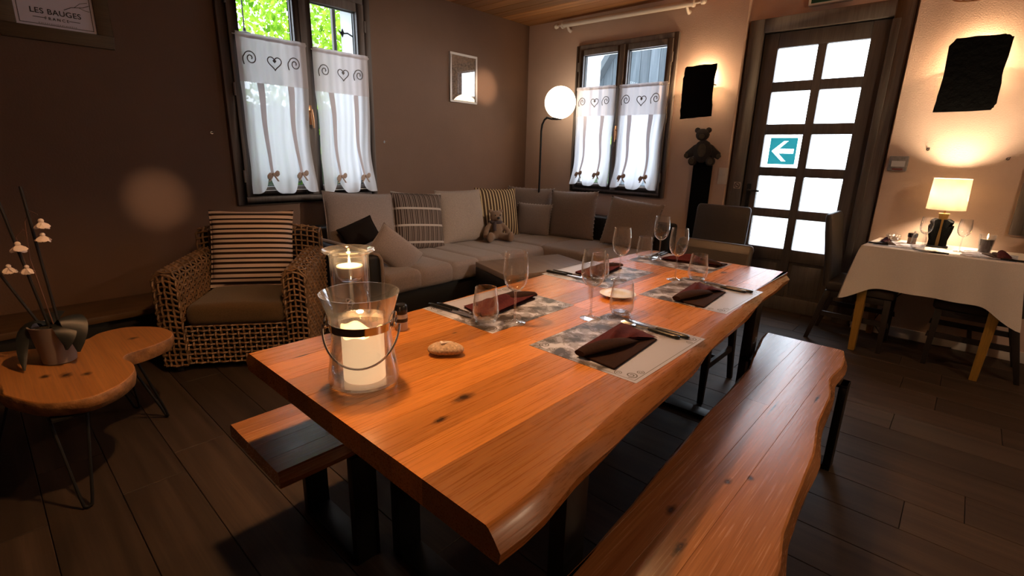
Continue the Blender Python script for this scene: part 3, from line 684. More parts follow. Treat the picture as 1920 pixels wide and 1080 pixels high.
def u_frame(root, xa, xb, y, zt, lw, ld, wid=.0):
    f = MB(); f.box(xa, xa+lw, y-ld/2, y+ld/2, .0, zt).box(xb-lw, xb, y-ld/2, y+ld/2, .0, zt).box(xa+lw, xb-lw, y-ld/2, y+ld/2, 0, .022).box(xa-wid, xb+wid, y-ld/2, y+ld/2, zt-.012, zt)
    return f.build('leg_frame', M['black_steel'], root, bevel=.002, merge=0)
u_frame(tb, 2.955, 3.655, -3.985, .702, .045, .085)
u_frame(tb, 2.955, 3.545, -2.34, .702, .045, .085)

bR = thing('bench', 'long live edge oak bench along the near side of the dining table', 'bench', (0,0,0), 0, 'oak benches at the dining table')
BL = [(-4.45,3.735),(-4.064,3.701),(-3.787,3.686),(-3.533,3.667),(-3.138,3.640),(-2.85,3.632),(-2.639,3.619),(-2.50,3.592),(-2.373,3.572),(-2.20,3.545),(-2.09,3.535)]
BR = [(-4.45,4.07),(-4.0,4.045),(-3.738,4.030),(-3.597,4.004),(-3.42,3.993),(-3.197,3.982),(-2.924,3.945),(-2.70,3.935),(-2.5,3.900),(-2.323,3.912),(-2.2,3.902),(-2.09,3.878)]
M['oak_bench'] = wood('oiled_oak_bench', (.29,.110,.036), (.42,.185,.066), 'Y', .23, 1.0, .22, knots=[(3.835,-3.50,.006,.012),(3.875,-3.44,.006,.010),(3.77,-3.72,.008,.016),(3.84,-3.83,.006,.022),(3.90,-2.75,.004,.03),(3.80,-2.95,.003,.05)])
stave_slab(bR, -4.45, -2.09, BL, BR, .46, .048, [3.70,3.785,3.87], M['oak_bench'], [[],[.62],[],[]], 5, .012, .016)
u_frame(bR, 3.515, 3.955, -2.38, .412, .030, .085)
u_frame(bR, 3.66, 4.03, -4.1, .412, .030, .085)
bL = thing('bench', 'oak bench tucked under the far side of the dining table', 'bench', (0,0,0), 0, 'oak benches at the dining table')
stave_slab(bL, -4.355, -2.36, [(-4.36,2.548),(-2.36,2.54)], [(-4.36,2.915),(-2.36,2.92)], .46, .048, [2.64,2.74,2.83], M['oak_bench'], [[.4],[.62],[.3],[]], 8, .006, .006)
u_frame(bL, 2.545, 2.925, -4.10, .412, .030, .085)
u_frame(bL, 2.545, 2.925, -2.62, .412, .030, .085)

# ------------------------------------------------------------------ dining chairs
def make_chair(loc, rz, label, low=False, w=.44):
    t = thing('dining_chair', label, 'chair', loc, rz, 'brown upholstered dining chairs')
    top = .845 if low else .96; h = w/2
    s = MB().box(-h, h, -.22, .20, .40, .475); s.build('seat', M['leather_brown'], t, bevel=.02, seg=3)
    def ring(z, y, th, hw): return [(x, y+yy, z) for x, yy in rrect(2*hw, th, th*.45, 3)]
    b = MB().loft([ring(.43, .20, .045, h), ring(.6, .215, .05, h), ring(.8, .245, .05, h), ring(top-.03, .262, .048, h), ring(top-.008, .266, .036, h-.008), ring(top, .267, .02, h-.02)])
    b.build('backrest', M['leather_brown'], t)
    for sx in (-1, 1):
        MB().taper((sx*(h-.03), -.195, 0), (.014,.014), (sx*(h-.03), -.185, .40), (.021,.021)).build('leg', M['wood_dark'], t, bevel=.003)
        MB().taper((sx*(h-.03), .27, 0), (.014,.014), (sx*(h-.03), .18, .40), (.020,.022)).build('leg', M['wood_dark'], t, bevel=.003)
        MB().taper((sx*(h-.03), .0, .20), (.010,.22), (sx*(h-.03), .0, .235), (.010,.215)).build('stretcher', M['wood_dark'], t)
    MB().box(-h+.03, h-.03, -.01, .012, .205, .230).build('stretcher', M['wood_dark'], t)
    a = MB().box(-h+.015, h-.015, -.195, .18, .355, .40); a.build('apron', M['wood_dark'], t, bevel=.003)
    return t
make_chair((3.085, -2.02, 0), 0, 'low backed brown chair at the far end of the dining table', True, .46)
make_chair((2.69, -.82, 0), 0, 'brown upholstered chair standing by the door, behind the end chair')
make_chair((3.715, -.355, 0), PI/2, 'brown chair beside the white clothed table, its back towards the door')
make_chair((4.36, -.335, 0), -PI/2, 'dark chair tucked under the white clothed table, far from the door')

# ------------------------------------------------------------------ corner sofa
so = thing('corner_sofa', 'taupe corner sofa with black base under both windows', 'sofa', (0,0,0))
def rounded_section(x0, x1, z0, z1, r, n=5):
    return [((x0+x1)/2+a, (z0+z1)/2+b) for a, b in rrect(x1-x0, z1-z0, r, n)]
def seat_cushion(x0, x1, ya, yb, z0, z1, seams, along='y', dip=.016, r=.05):
    rings = []; K = int((yb-ya)/.02)
    for k in range(K+1):
        y = ya+(yb-ya)*k/K
        d = max([math.exp(-abs(y-s)/.016) for s in seams] or [0])
        e = min(y-ya, yb-y); q = max(0, 1-e/.04)**2*.03
        inset = dip*d + q
        sec = rounded_section(x0+inset, x1-inset, z0, z1-inset+.012*math.sin(PI*min(1,max(0,(y-ya)/(yb-ya)))), r)
        rings.append([(p[0], y, p[1]) if along == 'y' else (y, p[0], p[1]) for p in sec])
    return MB().loft(rings)
MB().box(.10, 1.12, -2.90, -.10, .05, .30).box(1.12, 2.08, -.98, -.10, .05, .30).build('base', M['sofa_black'], so, bevel=.01, merge=0)
seat_cushion(.26, 1.17, -2.845, -.99, .285, .445, [-2.52,-2.2,-1.9,-1.6,-1.3]).build('seat_cushion', M['sofa_grey'], so)
seat_cushion(-1.02, -.26, .12, 2.08, .285, .445, [.62,1.1,1.6], 'x').build('seat_cushion', M['sofa_grey'], so)
MB().box(.06, .27, -2.92, -.06, .05, .70).build('back_frame', M['sofa_black'], so, bevel=.03, seg=3)
MB().box(.27, 2.10, -.27, -.06, .05, .70).build('back_frame', M['sofa_black'], so, bevel=.03, seg=3)
arm = MB().box(.08, 1.15, -2.985, -2.86, .05, .615); arm.build('armrest', M['sofa_black'], so, bevel=.035, seg=3)
pip = MB().tube([(1.155,-2.868,.08),(1.160,-2.868,.50),(1.155,-2.872,.575),(1.14,-2.885,.607),(1.12,-2.93,.622),(1.10,-2.975,.612)], .013, 8); pip.tube([(1.12,-2.93,.622),(.6,-2.93,.624),(.25,-2.93,.62)], .016, 8)
pip.build('arm_piping', M['sofa_grey'], so)
for x, y in ((.2,-2.8),(1.05,-2.8),(1.05,-1.1),(2.0,-.9),(2.0,-.2),(.2,-.2)):
    MB().lathe([(.0001,0),(.02,0),(.025,.05),(.0001,.05)], 10, (x,y,0)).build('foot', M['black_steel'], so)

# cushions: local X width, Z up, front towards -Y
def pillow_mesh(w, h, t, seed=0, n=22, ears=.05):
    rg = random.Random(seed); ph = [rg.uniform(0, 6.3) for _ in range(4)]
    mb = MB()
    for side in (-1, 1):
        def S(u, v):
            a, b = 2*u-1, 2*v-1
            pin = 1 - ears*(1-abs(a)**3)*abs(b)**6; pin2 = 1 - ears*(1-abs(b)**3)*abs(a)**6
            x = a*w/2*pin2; z = h/2 + b*h/2*pin
            f = max(0, (1-abs(a)**2.6)*(1-abs(b)**2.6))**.55
            f *= 1 + .06*math.sin(a*3+ph[0])*math.sin(b*2.6+ph[1])
            sag = .018*math.sin(a*2+ph[2])*(1-b*b)*.3
            return (x, side*t/2*f + sag, z)
        mb.surf(S, n, n)
    return mb
def pillow(label, w, h, t, mat, loc, rot, seed, stitch=None, name='cushion', group='cushions on the corner sofa'):
    o = pillow_mesh(w, h, t, seed).build(name, mat, None, angle=80, merge=.0004); put(o, loc, rot); tag(o, label, 'cushion', group)
    rim = MB(); ears = .05; pts = []
    for k in range(100):
        q = k/25; e = int(q); f = 2*(q-e)-1
        a, b = ((f,-1),(1,f),(-f,1),(-1,-f))[e]
        pts.append((a*w/2*(1-ears*(1-abs(b)**3)*abs(a)**6), 0, h/2+b*h/2*(1-ears*(1-abs(a)**3)*abs(b)**6)))
    if stitch == 'whip':
        for k in range(0, 100, 2):
            p, q = Vector(pts[k]), Vector(pts[(k+1) % 100]); c = Vector((0,0,h/2)); d = (p-c).normalized()
            rim.tube([p+Vector((0,-.008,0))-d*.008, p+d*.004, q+Vector((0,.008,0))-d*.008], .0035, 5)
        rim.build('whip_stitch', fabric('pale_stitching', (.50,.44,.40)), o)
    else:
        rim.tube(pts, .0045, 6, closed=True); rim.build('piping', mat, o)
    return o
M['plaid'] = stripes('woven_plaid', 'X', .052, [(0,(.055,.035,.028)),(.18,(.30,.24,.205)),(.26,(.09,.06,.05)),(.45,(.34,.28,.24)),(.52,(.06,.04,.032)),(.78,(.26,.20,.17)),(.86,(.07,.05,.04))],
                     axis2='Z', period2=.155, bands2=[(0,None),(.42,(.40,.34,.30)),(.54,None)])
M['stripe_dark'] = stripes('black_cream_stripe', 'X', .036, [(0,(.50,.36,.20)),(.38,(.035,.022,.015)),(.62,(.17,.085,.035)),(.72,(.03,.02,.014))])
M['stripe_chair'] = stripes('cream_black_stripe', 'Z', .066, [(0,(.72,.58,.53)),(.32,(.030,.018,.014)),(.52,(.075,.045,.03)),(.57,(.66,.52,.47)),(.82,(.020,.012,.010))])
q = math.radians
pillow('large plain taupe cushion at the armrest end of the sofa', .64, .56, .17, M['cush_grey'], (.44,-2.575,.435), (q(-14),q(4),PI/2-q(6)), 1)
pillow('brown plaid cushion with pale bands on the sofa', .52, .54, .16, M['plaid'], (.50,-2.02,.435), (q(-14),q(4),PI/2-q(8)), 2)
pillow('plain beige cushion between plaid and striped cushions', .56, .54, .17, M['cush_beige'], (.47,-1.45,.435), (q(-12),q(0),PI/2-q(5)), 3)
pillow('cream and black vertically striped cushion behind the teddy', .52, .54, .15, M['stripe_dark'], (.44,-.90,.435), (q(-15),q(2),PI/2-q(14)), 4)
pillow('taupe cushion with pale stitched rim in the corner of the sofa', .62, .53, .16, M['cush_grey'], (.40,-.42,.435), (q(-10),q(0),q(12)), 5, 'whip')
pillow('small square taupe cushion leaning in the sofa corner', .44, .37, .12, M['cush_grey'], (.60,-.56,.435), (q(-14),q(0),q(14)), 6, 'whip')
pillow('plain taupe cushion under the edge of the pale wall window', .58, .53, .17, M['cush_grey'], (1.03,-.41,.435), (q(-10),q(-2),q(6)), 7, 'whip')
pillow('taupe cushion with corded rim tilted at the door end of the sofa', .54, .50, .17, M['cush_grey'], (1.72,-.42,.435), (q(-16),q(7),q(14)), 8, 'whip')
pillow('small dark brown cushion lying against the large taupe cushion', .30, .20, .10, M['cush_dark'], (.60,-2.66,.58), (q(-20),q(-20),PI/2-q(10)), 9)
pillow('small taupe cushion tipped over beside the armrest', .42, .26, .14, M['cush_grey'], (.93,-2.675,.462), (q(-10),q(40),PI/2-q(14)), 10)

# teddy bear
def remeshed(mb, name, mat, parent, voxel=.006, smooth=6):
    o = mb.build(name+'_tmp', None, None, merge=0)
    md = o.modifiers.new('r', 'REMESH'); md.mode = 'VOXEL'; md.voxel_size = voxel
    sm = o.modifiers.new('s', 'SMOOTH'); sm.factor = .5; sm.iterations = smooth
    bpy.context.view_layer.update()
    me = bpy.data.meshes.new_from_object(o.evaluated_get(bpy.context.evaluated_depsgraph_get())); old = o.data
    bpy.data.objects.remove(o); bpy.data.meshes.remove(old); me.name = name
    me.materials.clear(); me.materials.append(mat); me.shade_smooth()
    r = bpy.data.objects.new(name, me); COL.objects.link(r); r.parent = parent
    return r
td = thing('teddy_bear', 'light brown plush teddy bear with a dark scarf sitting on the sofa', 'toy', (.60, -1.13, .452), q(62)); td.scale = (1.2,1.2,1.2)
b = MB(); b.ball((0,0,.085), (.062,.055,.085)); b.ball((0,-.008,.205), (.056,.052,.052)); b.ball((0,-.055,.195), (.026,.024,.022))
for s in (-1, 1):
    b.ball((s*.046,.005,.250), (.020,.012,.020))
    b.tube([(s*.045,0,.140),(s*.085,-.02,.105),(s*.105,-.045,.065),(s*.108,-.058,.045)], [.024,.023,.024,.020], 10); b.ball((s*.108,-.06,.045), .024)
    b.tube([(s*.035,-.01,.035),(s*.070,-.075,.032),(s*.090,-.135,.034)], [.036,.032,.030], 10); b.ball((s*.092,-.145,.048), (.031,.022,.046))
remeshed(b, 'plush_body', M['toy'], td)
MB().ball((0,-.081,.202), (.013,.009,.010), 10, 7).build('nose', M['toy_dark'], td)
for s in (-1, 1): MB().ball((s*.022,-.055,.222), .0065, 8, 6).build('eye', M['toy_dark'], td)
sc_ = MB().tube([(.046*math.cos(a), .040*math.sin(a)-.004, .158) for a in [2*PI*k/20 for k in range(20)]], .013, 8, closed=True); sc_.tube([(-.02,-.045,.158),(-.03,-.062,.13),(-.03,-.066,.09)], [.012,.018,.016], 8)
sc_.build('scarf', M['scarf'], td)

# coffee table beside the sofa
ct = thing('coffee_table', 'low square coffee table with dark sides in front of the sofa', 'coffee table', (1.62, -1.70, 0), q(-17.8))
MB().box(-.27, .27, -.42, .42, .405, .45).build('top', wood('coffee_table_top', (.24,.165,.125), (.36,.26,.20), 'X', .42), ct, bevel=.004)
MB().box(-.27, .27, -.42, .42, .27, .403).build('side_box', M['sofa_black'], ct, bevel=.004)
for x in (-1, 1):
    for y in (-1, 1): MB().box(x*.24-.025, x*.24+.025, y*.39-.025, y*.39+.025, 0, .27).build('leg', M['sofa_black'], ct, bevel=.003)

# globe floor lamp
gl = thing('floor_lamp', 'floor lamp with a glowing white globe on a black stem', 'floor lamp', (.525, -.35, 0))
GR = .165
MB().lathe([(.0001,0),(.13,0),(.13,.012),(.02,.02),(.0001,.02)], 28).build('base', M['black_steel'], gl, bevel=.002)
MB().tube([(0,0,.01),(0,0,1.58),(.01,0,1.65),(.04,0,1.70),(.085,0,1.725)], .011, 10).build('stem', M['black_steel'], gl)
MB().lathe([(.0001,0),(.05,0),(.055,.02),(.045,.035),(.0001,.04)], 18, (.21,0,1.695)).build('holder', M['black_steel'], gl)
hh_ = MB().tube([(.07,0,1.72),(.14,0,1.705),(.22,0,1.70)], .010, 8); hh_.build('holder_arm', M['black_steel'], gl)
MB().ball((.245,0,1.868), GR, 40, 24).build('globe', emissive('lit_opal_glass', (1.0,.80,.56), 6.0), gl)

# ------------------------------------------------------------------ rattan armchair
ac = thing('rattan_armchair', 'woven brown rattan armchair with a brown seat cushion', 'armchair', (.76, -3.62, 0), q(54))
def weave(mb, S, us, vs, r=.0052, amp=.0055):
    """strands over and under each other on the surface S(u, v) -> (point, normal)"""
    for i, u in enumerate(us):
        pts = []
        for j in range(len(vs)):
            p, n = S(u, vs[j]); s = 1 if (i+j) % 2 else -1; pts.append(Vector(p)+Vector(n)*amp*s)
        mb.tube(pts, r, 5)
    for j, v in enumerate(vs):
        pts = []
        for i in range(len(us)):
            p, n = S(us[i], v); s = -1 if (i+j) % 2 else 1; pts.append(Vector(p)+Vector(n)*amp*s)
        mb.tube(pts, r, 5)
def over_path(x_out, x_in, z0, zt, zi, rad):
    """outside up, over a rounded top, down the inside: returns f(t)->(a, z, na, nz)"""
    s = 1 if x_out > x_in else -1; c0 = x_out - s*rad; c1 = x_in + s*rad
    L1 = zt-rad-z0; L2 = rad*PI/2; L3 = abs(c0-c1); L4 = L2; L5 = zt-rad-zi; T = L1+L2+L3+L4+L5
    def f(t):
        d = t*T
        if d < L1: return (x_out, z0+d, s, 0)
        d -= L1
        if d < L2: a = d/rad; return (c0+s*rad*math.cos(a), zt-rad+rad*math.sin(a), s*math.cos(a), math.sin(a))
        d -= L2
        if d < L3: return (c0-s*d, zt, 0, 1)
        d -= L3
        if d < L4: a = d/rad; return (c1-s*rad*math.sin(a), zt-rad+rad*math.cos(a), -s*math.sin(a), math.cos(a))
        d -= L4
        return (x_in, zt-rad-d, -s, 0)
    return f
lin = lambda n: [k/(n-1) for k in range(n)]
for s in (-1, 1):
    P = over_path(s*.415, s*.285, .05, .625, .33, .05)
    def S(u, v):
        a, z, na, nz = P(u); y = -.37 + .70*v
        return (a, y, z + .02*v), (na, 0, nz)
    mb = MB(); weave(mb, S, lin(30), lin(18), .0066, .007)
    PF = lambda u, v: ((s*(.290+.120*u), -.375 - .012*math.sin(PI*u), .05 + (.53+.035*math.sin(PI*u))*v), (0,-1,0))
    weave(mb, PF, lin(5), lin(17), .0068, .007)
    mb.build('woven_arm', M['wicker'], ac, merge=0)
    MB().box(s*.35-.045, s*.35+.045, -.34, .33, .06, .57).build('arm_dark_fill', M['cush_dark'], ac, bevel=.02)  # dark fill stands in for the shade inside the loose weave
PB = over_path(.375, .27, .05, .80, .36, .05)
def SB(u, v):
    a, z, na, nz = PB(u); x = -.40+.80*v
    return (x, a, z - .03*abs(2*v-1)**4), (0, na, nz)
mb = MB(); weave(mb, SB, lin(34), lin(21), .0066, .007); mb.build('woven_back', M['wicker'], ac, merge=0)
MB().box(-.39, .39, .285, .36, .06, .75).build('back_dark_fill', M['cush_dark'], ac, bevel=.02)  # same dark fill for the shaded hollow of the back
mb = MB(); weave(mb, lambda u, v: ((-.285+.57*u, -.355, .05+.235*v), (0,-1,0)), lin(19), lin(9), .0066, .007); mb.build('woven_skirt', M['wicker'], ac, merge=0)
MB().box(-.28, .28, -.33, .28, .06, .28).build('seat_dark_fill', M['cush_dark'], ac, bevel=.01)  # same dark fill for the shaded hollow under the seat
sm_ = seat_cushion(-.375, .27, -.278, .278, .285, .415, [], 'x', r=.045); sm_.build('seat_cushion', M['seat_brown'], ac)
for x in (-.36, .36):
    for y in (-.33, .32): MB().lathe([(.0001,0),(.022,0),(.022,.06),(.0001,.06)], 10, (x,y,0)).build('foot', M['wood_dark'], ac)
th_ = q(54); loc = Vector((.76,-3.62,0)) + Matrix.Rotation(th_, 3, 'Z') @ Vector((-.01,.06,0))
pillow('cream and black horizontally striped cushion on the rattan armchair', .53, .52, .13, M['stripe_chair'], (loc.x, loc.y, .412), (q(-16), 0, th_), 12, group='cushion on the armchair')

# ------------------------------------------------------------------ slab side table with orchid
st = thing('slab_table', 'lobed tree slab side table on black hairpin legs', 'side table', (0,0,0))
SLAB = [(1.60,-4.862),(1.665,-4.85),(1.76,-4.81),(1.845,-4.765),(1.90,-4.70),(1.922,-4.62),(1.878,-4.535),(1.80,-4.475),(1.735,-4.452),(1.65,-4.446),(1.575,-4.462),(1.525,-4.43),(1.49,-4.335),(1.425,-4.245),(1.32,-4.218),(1.20,-4.255),(1.105,-4.36),(1.115,-4.47),(1.185,-4.54),(1.195,-4.66),(1.122,-4.827),(1.10,-4.93),(1.20,-5.0),(1.38,-4.99),(1.50,-4.93),(1.535,-4.875)]
def slab_outline():
    out = []; n = len(SLAB)
    for i in range(n):
        p0, p1, p2, p3 = (Vector(SLAB[(i+k-1) % n]) for k in range(4))
        for k in range(4):
            t = k/4; v = .5*((2*p1)+(p2-p0)*t+(2*p0-5*p1+4*p2-p3)*t*t+(3*p1-p0-3*p2+p3)*t**3); out.append((v.x, v.y))
    return out
ol_ = slab_outline(); cx, cyy = 1.48, -4.62
sc2 = lambda k: [(cx+(x-cx)*k, cyy+(y-cyy)*k) for x, y in ol_]
M['slab'] = wood('slab_wood', (.30,.115,.028), (.44,.185,.052), 'X', .45, .8, .1, knots=[(1.62,-4.66,.02,.014),(1.66,-4.60,.015,.012),(1.58,-4.72,.015,.012),(1.32,-4.38,.012,.014),(1.64,-4.845,.05,.004)])
MB().loft([[(x,y,.418) for x,y in sc2(.985)], [(x,y,.421) for x,y in sc2(.975)]]).build('slab_top', M['slab'], st, angle=30)
MB().loft([[(x,y,.358) for x,y in sc2(.95)], [(x,y,.363) for x,y in sc2(.97)], [(x,y,.395) for x,y in sc2(1.0)], [(x,y,.414) for x,y in sc2(.995)], [(x,y,.4185) for x,y in sc2(.985)]]).build('bark_edge', M['bark'], st)
for fx, fy in ((1.955,-4.70),(1.40,-4.315),(1.25,-4.92),(1.20,-4.40)):
    dx, dy = fx-1.5, fy+4.66; L_ = math.hypot(dx, dy); ux, uy = dx/L_, dy/L_; px, py = -uy, ux
    tx, ty = fx-ux*.11, fy-uy*.11
    h = MB().tube([(tx+px*.055,ty+py*.055,.356),(fx-ux*.01+px*.018,fy-uy*.01+py*.018,.05),(fx+px*.012,fy+py*.012,.012),(fx,fy,.006),(fx-px*.012,fy-py*.012,.012),(fx-ux*.01-px*.018,fy-uy*.01-py*.018,.05),(tx-px*.055,ty-py*.055,.356)], .0055, 8)
    h.box(tx-.05, tx+.05, ty-.05, ty+.05, .350, .358)
    h.build('hairpin_leg', M['black_iron'], st, merge=0)
op = thing('orchid', 'orchid in a grey pot with three dark stakes and small white blooms', 'plant', (1.425, -4.655, .421))
pot_ = MB().lathe([(.0001,0),(.050,0),(.056,.004),(.078,.165),(.080,.17),(.074,.17),(.070,.155),(.0001,.150)], 32).build('pot', plain('grey_ceramic', (.20,.17,.165), .4), op)
MB().lathe([(.0001,.150),(.069,.150),(.04,.160),(.0001,.163)], 16).build('soil', plain('bark_soil', (.02,.015,.01), .95, bump=1, bscale=80), pot_)
lm = plain('orchid_leaf', (.016,.018,.018), .45)
def leaf(base, mid, tip, wd):
    B_, M_, T_ = map(Vector, (base, mid, tip)); rings = []
    for k in range(13):
        t = k/12; p = B_*(1-t)**2+M_*2*t*(1-t)+T_*t*t; d = ((M_-B_)*(1-t)+(T_-M_)*t).normalized()
        sd = d.cross(Vector((0,0,1))); sd = sd.normalized() if sd.length > .1 else Vector((1,0,0)); nn = sd.cross(d)
        hw = wd*max(.05, math.sin(PI*min(1,t*.93+.06))**.6)
        rings.append([p+sd*hw, p+nn*.006+sd*hw*.1, p-sd*hw, p-nn*.002])
    MB().loft(rings).build('leaf', lm, op, angle=80)
leaf((-.01,-.01,.165), (-.05,-.10,.24), (.06,-.115,.01), .026)
leaf((.01,.01,.165), (.07,.09,.27), (.115,.055,.06), .045)
leaf((.02,.0,.165), (.10,.05,.20), (.12,.02,.08), .035)
leaf((-.02,.0,.165), (-.10,.03,.22), (-.16,.04,.16), .03)
dk = plain('dark_stake', (.008,.006,.005), .7)
for a, b in (((-.02,-.03,.15),(-.06,-.17,.56)), ((.0,-.01,.15),(-.03,-.075,.74)), ((.02,.02,.15),(.01,.0,.74))):
    MB().tube([a, ((a[0]+b[0])/2+.004,(a[1]+b[1])/2,(a[2]+b[2])/2), b], .0055, 7).build('stake', dk, op)
stm = plain('orchid_stem', (.16,.075,.05), .5)
stem_a = MB().tube([(.01,.005,.15),(-.005,-.02,.45),(.0,-.01,.60),(.015,.01,.645),(.03,.03,.63)], .0025, 6).build('stem', stm, op)
stem_b = MB().tube([(0,-.01,.15),(-.015,-.035,.42),(-.02,-.045,.54),(-.01,-.02,.57),(.0,-.005,.55)], .0025, 6).build('stem', stm, op)
pet = plain('white_petal', (.85,.70,.64), .6)
def bloom(c, s, seed, par):
    rg = random.Random(seed); mb = MB()
    for k in range(5):
        a = 2*PI*k/5+rg.uniform(-.3,.3); dr_ = Vector((math.cos(a)*.7, math.sin(a)*.7, -1.1+rg.uniform(-.4,.4))).normalized()
        sd = dr_.cross(Vector((0,0,1))).normalized(); C_ = Vector(c)
        mb.loft([[C_+dr_*s*t + sd*s*wd*e + Vector((0,0,1))*s*(.25*t-.1*abs(e)) + sd.cross(dr_)*s*.03*o_ for e, o_ in ((-1,0),(-.4,1),(.4,1),(1,0),(.4,-1),(-.4,-1))] for t, wd in ((.02,.12),(.35,.42),(.7,.5),(.95,.3),(1.05,.08))])
    mb.ball(c, s*.22, 8, 6)
    mb.build('bloom', pet, par, angle=80)
for k, (c, s) in enumerate((((.035,.035,.605),.044), ((.038,.030,.55),.042), ((-.005,-.045,.515),.046), ((-.035,-.085,.425),.040), ((-.005,-.035,.42),.038))): bloom(c, s, k, stem_a if k < 2 else stem_b)
# ------------------------------------------------------------------ things laid on the dining table
TZ = .7602
def mat_material():
    m, nt, b = new_mat('toile_placemat'); L = nt.links.new
    tc = N(nt, 'ShaderNodeTexCoord')
    n = N(nt, 'ShaderNodeTexNoise'); n.inputs['Scale'].default_value = 13; n.inputs['Detail'].default_value = 9; n.inputs['Roughness'].default_value = .62; n.inputs['Distortion'].default_value = .35; L(tc.outputs['Object'], n.inputs['Vector'])
    r = N(nt, 'ShaderNodeValToRGB'); r.color_ramp.interpolation = 'CONSTANT'; e = r.color_ramp.elements
    e[0].position = 0; e[0].color = (.035,.026,.024,1); e[1].position = .44; e[1].color = (.13,.115,.125,1)
    for p, c in ((.49,(.28,.28,.36)),(.55,(.50,.52,.66))): x = e.new(p); x.color = (*c,1)
    L(n.outputs[0], r.inputs[0])
    sp = N(nt, 'ShaderNodeSeparateXYZ'); L(tc.outputs['Object'], sp.inputs[0])
    # the diner's side of the sheet is plain pale grey
    n2 = N(nt, 'ShaderNodeTexNoise'); n2.inputs['Scale'].default_value = 9; n2.inputs['Detail'].default_value = 4; L(tc.outputs['Object'], n2.inputs['Vector'])
    k = N(nt, 'ShaderNodeMath', operation='MULTIPLY_ADD'); L(n2.outputs[0], k.inputs[0]); k.inputs[1].default_value = .22; L(sp.outputs[1], k.inputs[2])
    g = N(nt, 'ShaderNodeMapRange'); g.inputs[1].default_value = .03; g.inputs[2].default_value = .05; L(k.outputs[0], g.inputs[0])
    mx = N(nt, 'ShaderNodeMix', data_type='RGBA'); mx.inputs[6].default_value = (.36,.38,.50,1); L(g.outputs[0], mx.inputs[0]); L(r.outputs[0], mx.inputs[7]); L(mx.outputs[2], b.inputs['Base Color'])
    b.inputs['Roughness'].default_value = .35
    return m
M['mat'] = mat_material(); M['mat_ink'] = plain('placemat_ink', (.035,.026,.024), .4)
M['napkin'] = plain('burgundy_napkin', (.062,.012,.015), .9, noise=.25, nscale=120, spec=.15)
M['napkin_fold'] = plain('brown_napkin', (.022,.009,.007), .9, noise=.25, nscale=120, spec=.15)
M['black_handle'] = plain('black_handle', (.008,.008,.008), .25)
MW, MD = .46, .37                      # placemat: X along the table edge, Y towards the table's middle
def scroll(mb, cx, cyy, sx, sy, s):
    pts = []
    for k in range(28):
        t = k/27; a = t*3.6*PI; r = s*(1-.85*t); pts.append((cx+sx*(r*math.cos(a)), cyy+sy*(r*math.sin(a)), .0007))
    for p, q_ in zip(pts, pts[1:]):
        d = (Vector(q_)-Vector(p)); n = Vector((-d.y, d.x, 0)).normalized()*s*.10
        mb.add([Vector(p)-n, Vector(q_)-n, Vector(q_)+n, Vector(p)+n], [(0,1,2,3)])
def make_placemat(loc, rz, label, z=TZ):
    t = thing('placemat', label, 'placemat', (*loc, z), rz, 'printed paper placemats')
    MB().box(-MW/2, MW/2, -MD/2, MD/2, 0, .0006).build('sheet', M['mat'], t, smooth=False)
    b = MB(); i = .010
    for x0, x1, y0, y1 in ((-MW/2+i,MW/2-i,-MD/2+i,-MD/2+i+.002),(-MW/2+i,MW/2-i,MD/2-i-.002,MD/2-i),(-MW/2+i,-MW/2+i+.002,-MD/2+i,MD/2-i),(MW/2-i-.002,MW/2-i,-MD/2+i,MD/2-i)):
        b.add([(x0,y0,.0007),(x1,y0,.0007),(x1,y1,.0007),(x0,y1,.0007)], [(0,1,2,3)])
    for sx in (-1, 1):
        for sy in (-1, 1):
            scroll(b, sx*(MW/2-.036), sy*(MD/2-.034), sx, sy, .018); scroll(b, sx*(MW/2-.070), sy*(MD/2-.026), -sx, sy, .012); scroll(b, sx*(MW/2-.026), sy*(MD/2-.068), sx, -sy, .012)
    b.build('printed_scrolls', M['mat_ink'], t, smooth=False, merge=0)
    return t
def make_napkin(loc, rz, label, z=TZ+.0008, s=1.0):
    t = thing('napkin', label, 'napkin', (*loc, z), rz, 'folded burgundy napkins')
    def sheet(a, z0, z1, mat, nm, bev):
        MB().prism(a, z0, z1).build(nm, mat, t, bevel=bev, seg=3)
    k_ = s
    sheet([(-.165*k_,-.085*k_),(.135*k_,-.062*k_),(.170*k_,.088*k_),(-.150*k_,.052*k_)], 0, .007, M['napkin_fold'], 'lower_layer', .003)
    def S(u, v):                               # puffed fold along the front
        a = 2*PI*u; x = (-.168+.245*v)*k_; y0 = (.030-.062*v)*k_; sw = math.sin(PI*min(1,.12+v*.95))**.5
        return (x, y0+(.030*k_)*sw*math.cos(a), .008+.014*k_*sw*(1+math.sin(a)))
    MB().loft([[S(k/14, v/10) for k in range(14)] for v in range(11)]).build('puffed_fold', M['napkin_fold'], t)
    P = [(-.150*k_,.050*k_,.020),(.062*k_,-.030*k_,.024),(.140*k_,-.062*k_,.009),(.175*k_,.094*k_,.012)]
    def T(u, v):
        a = Vector(P[0])*(1-u)+Vector(P[1])*u; b = Vector(P[3])*(1-u)+Vector(P[2])*u; p = a*(1-v)+b*v
        ridge = (math.exp(-((u-.55+.35*v)/.09)**2)*.024+math.exp(-((u-.85+.25*v)/.07)**2)*.010)*math.sin(PI*min(1,v*.8+.15))
        return (p.x, p.y, p.z+ridge+.008*math.sin(PI*u)*math.sin(PI*v))
    mb = MB(); mb.surf(T, 24, 16); mb.surf(lambda u, v: (T(u,v)[0], T(u,v)[1], max(.004, T(u,v)[2]-.006)), 24, 16)
    mb.build('pleated_flap', M['napkin'], t, angle=60, merge=0)
    return t
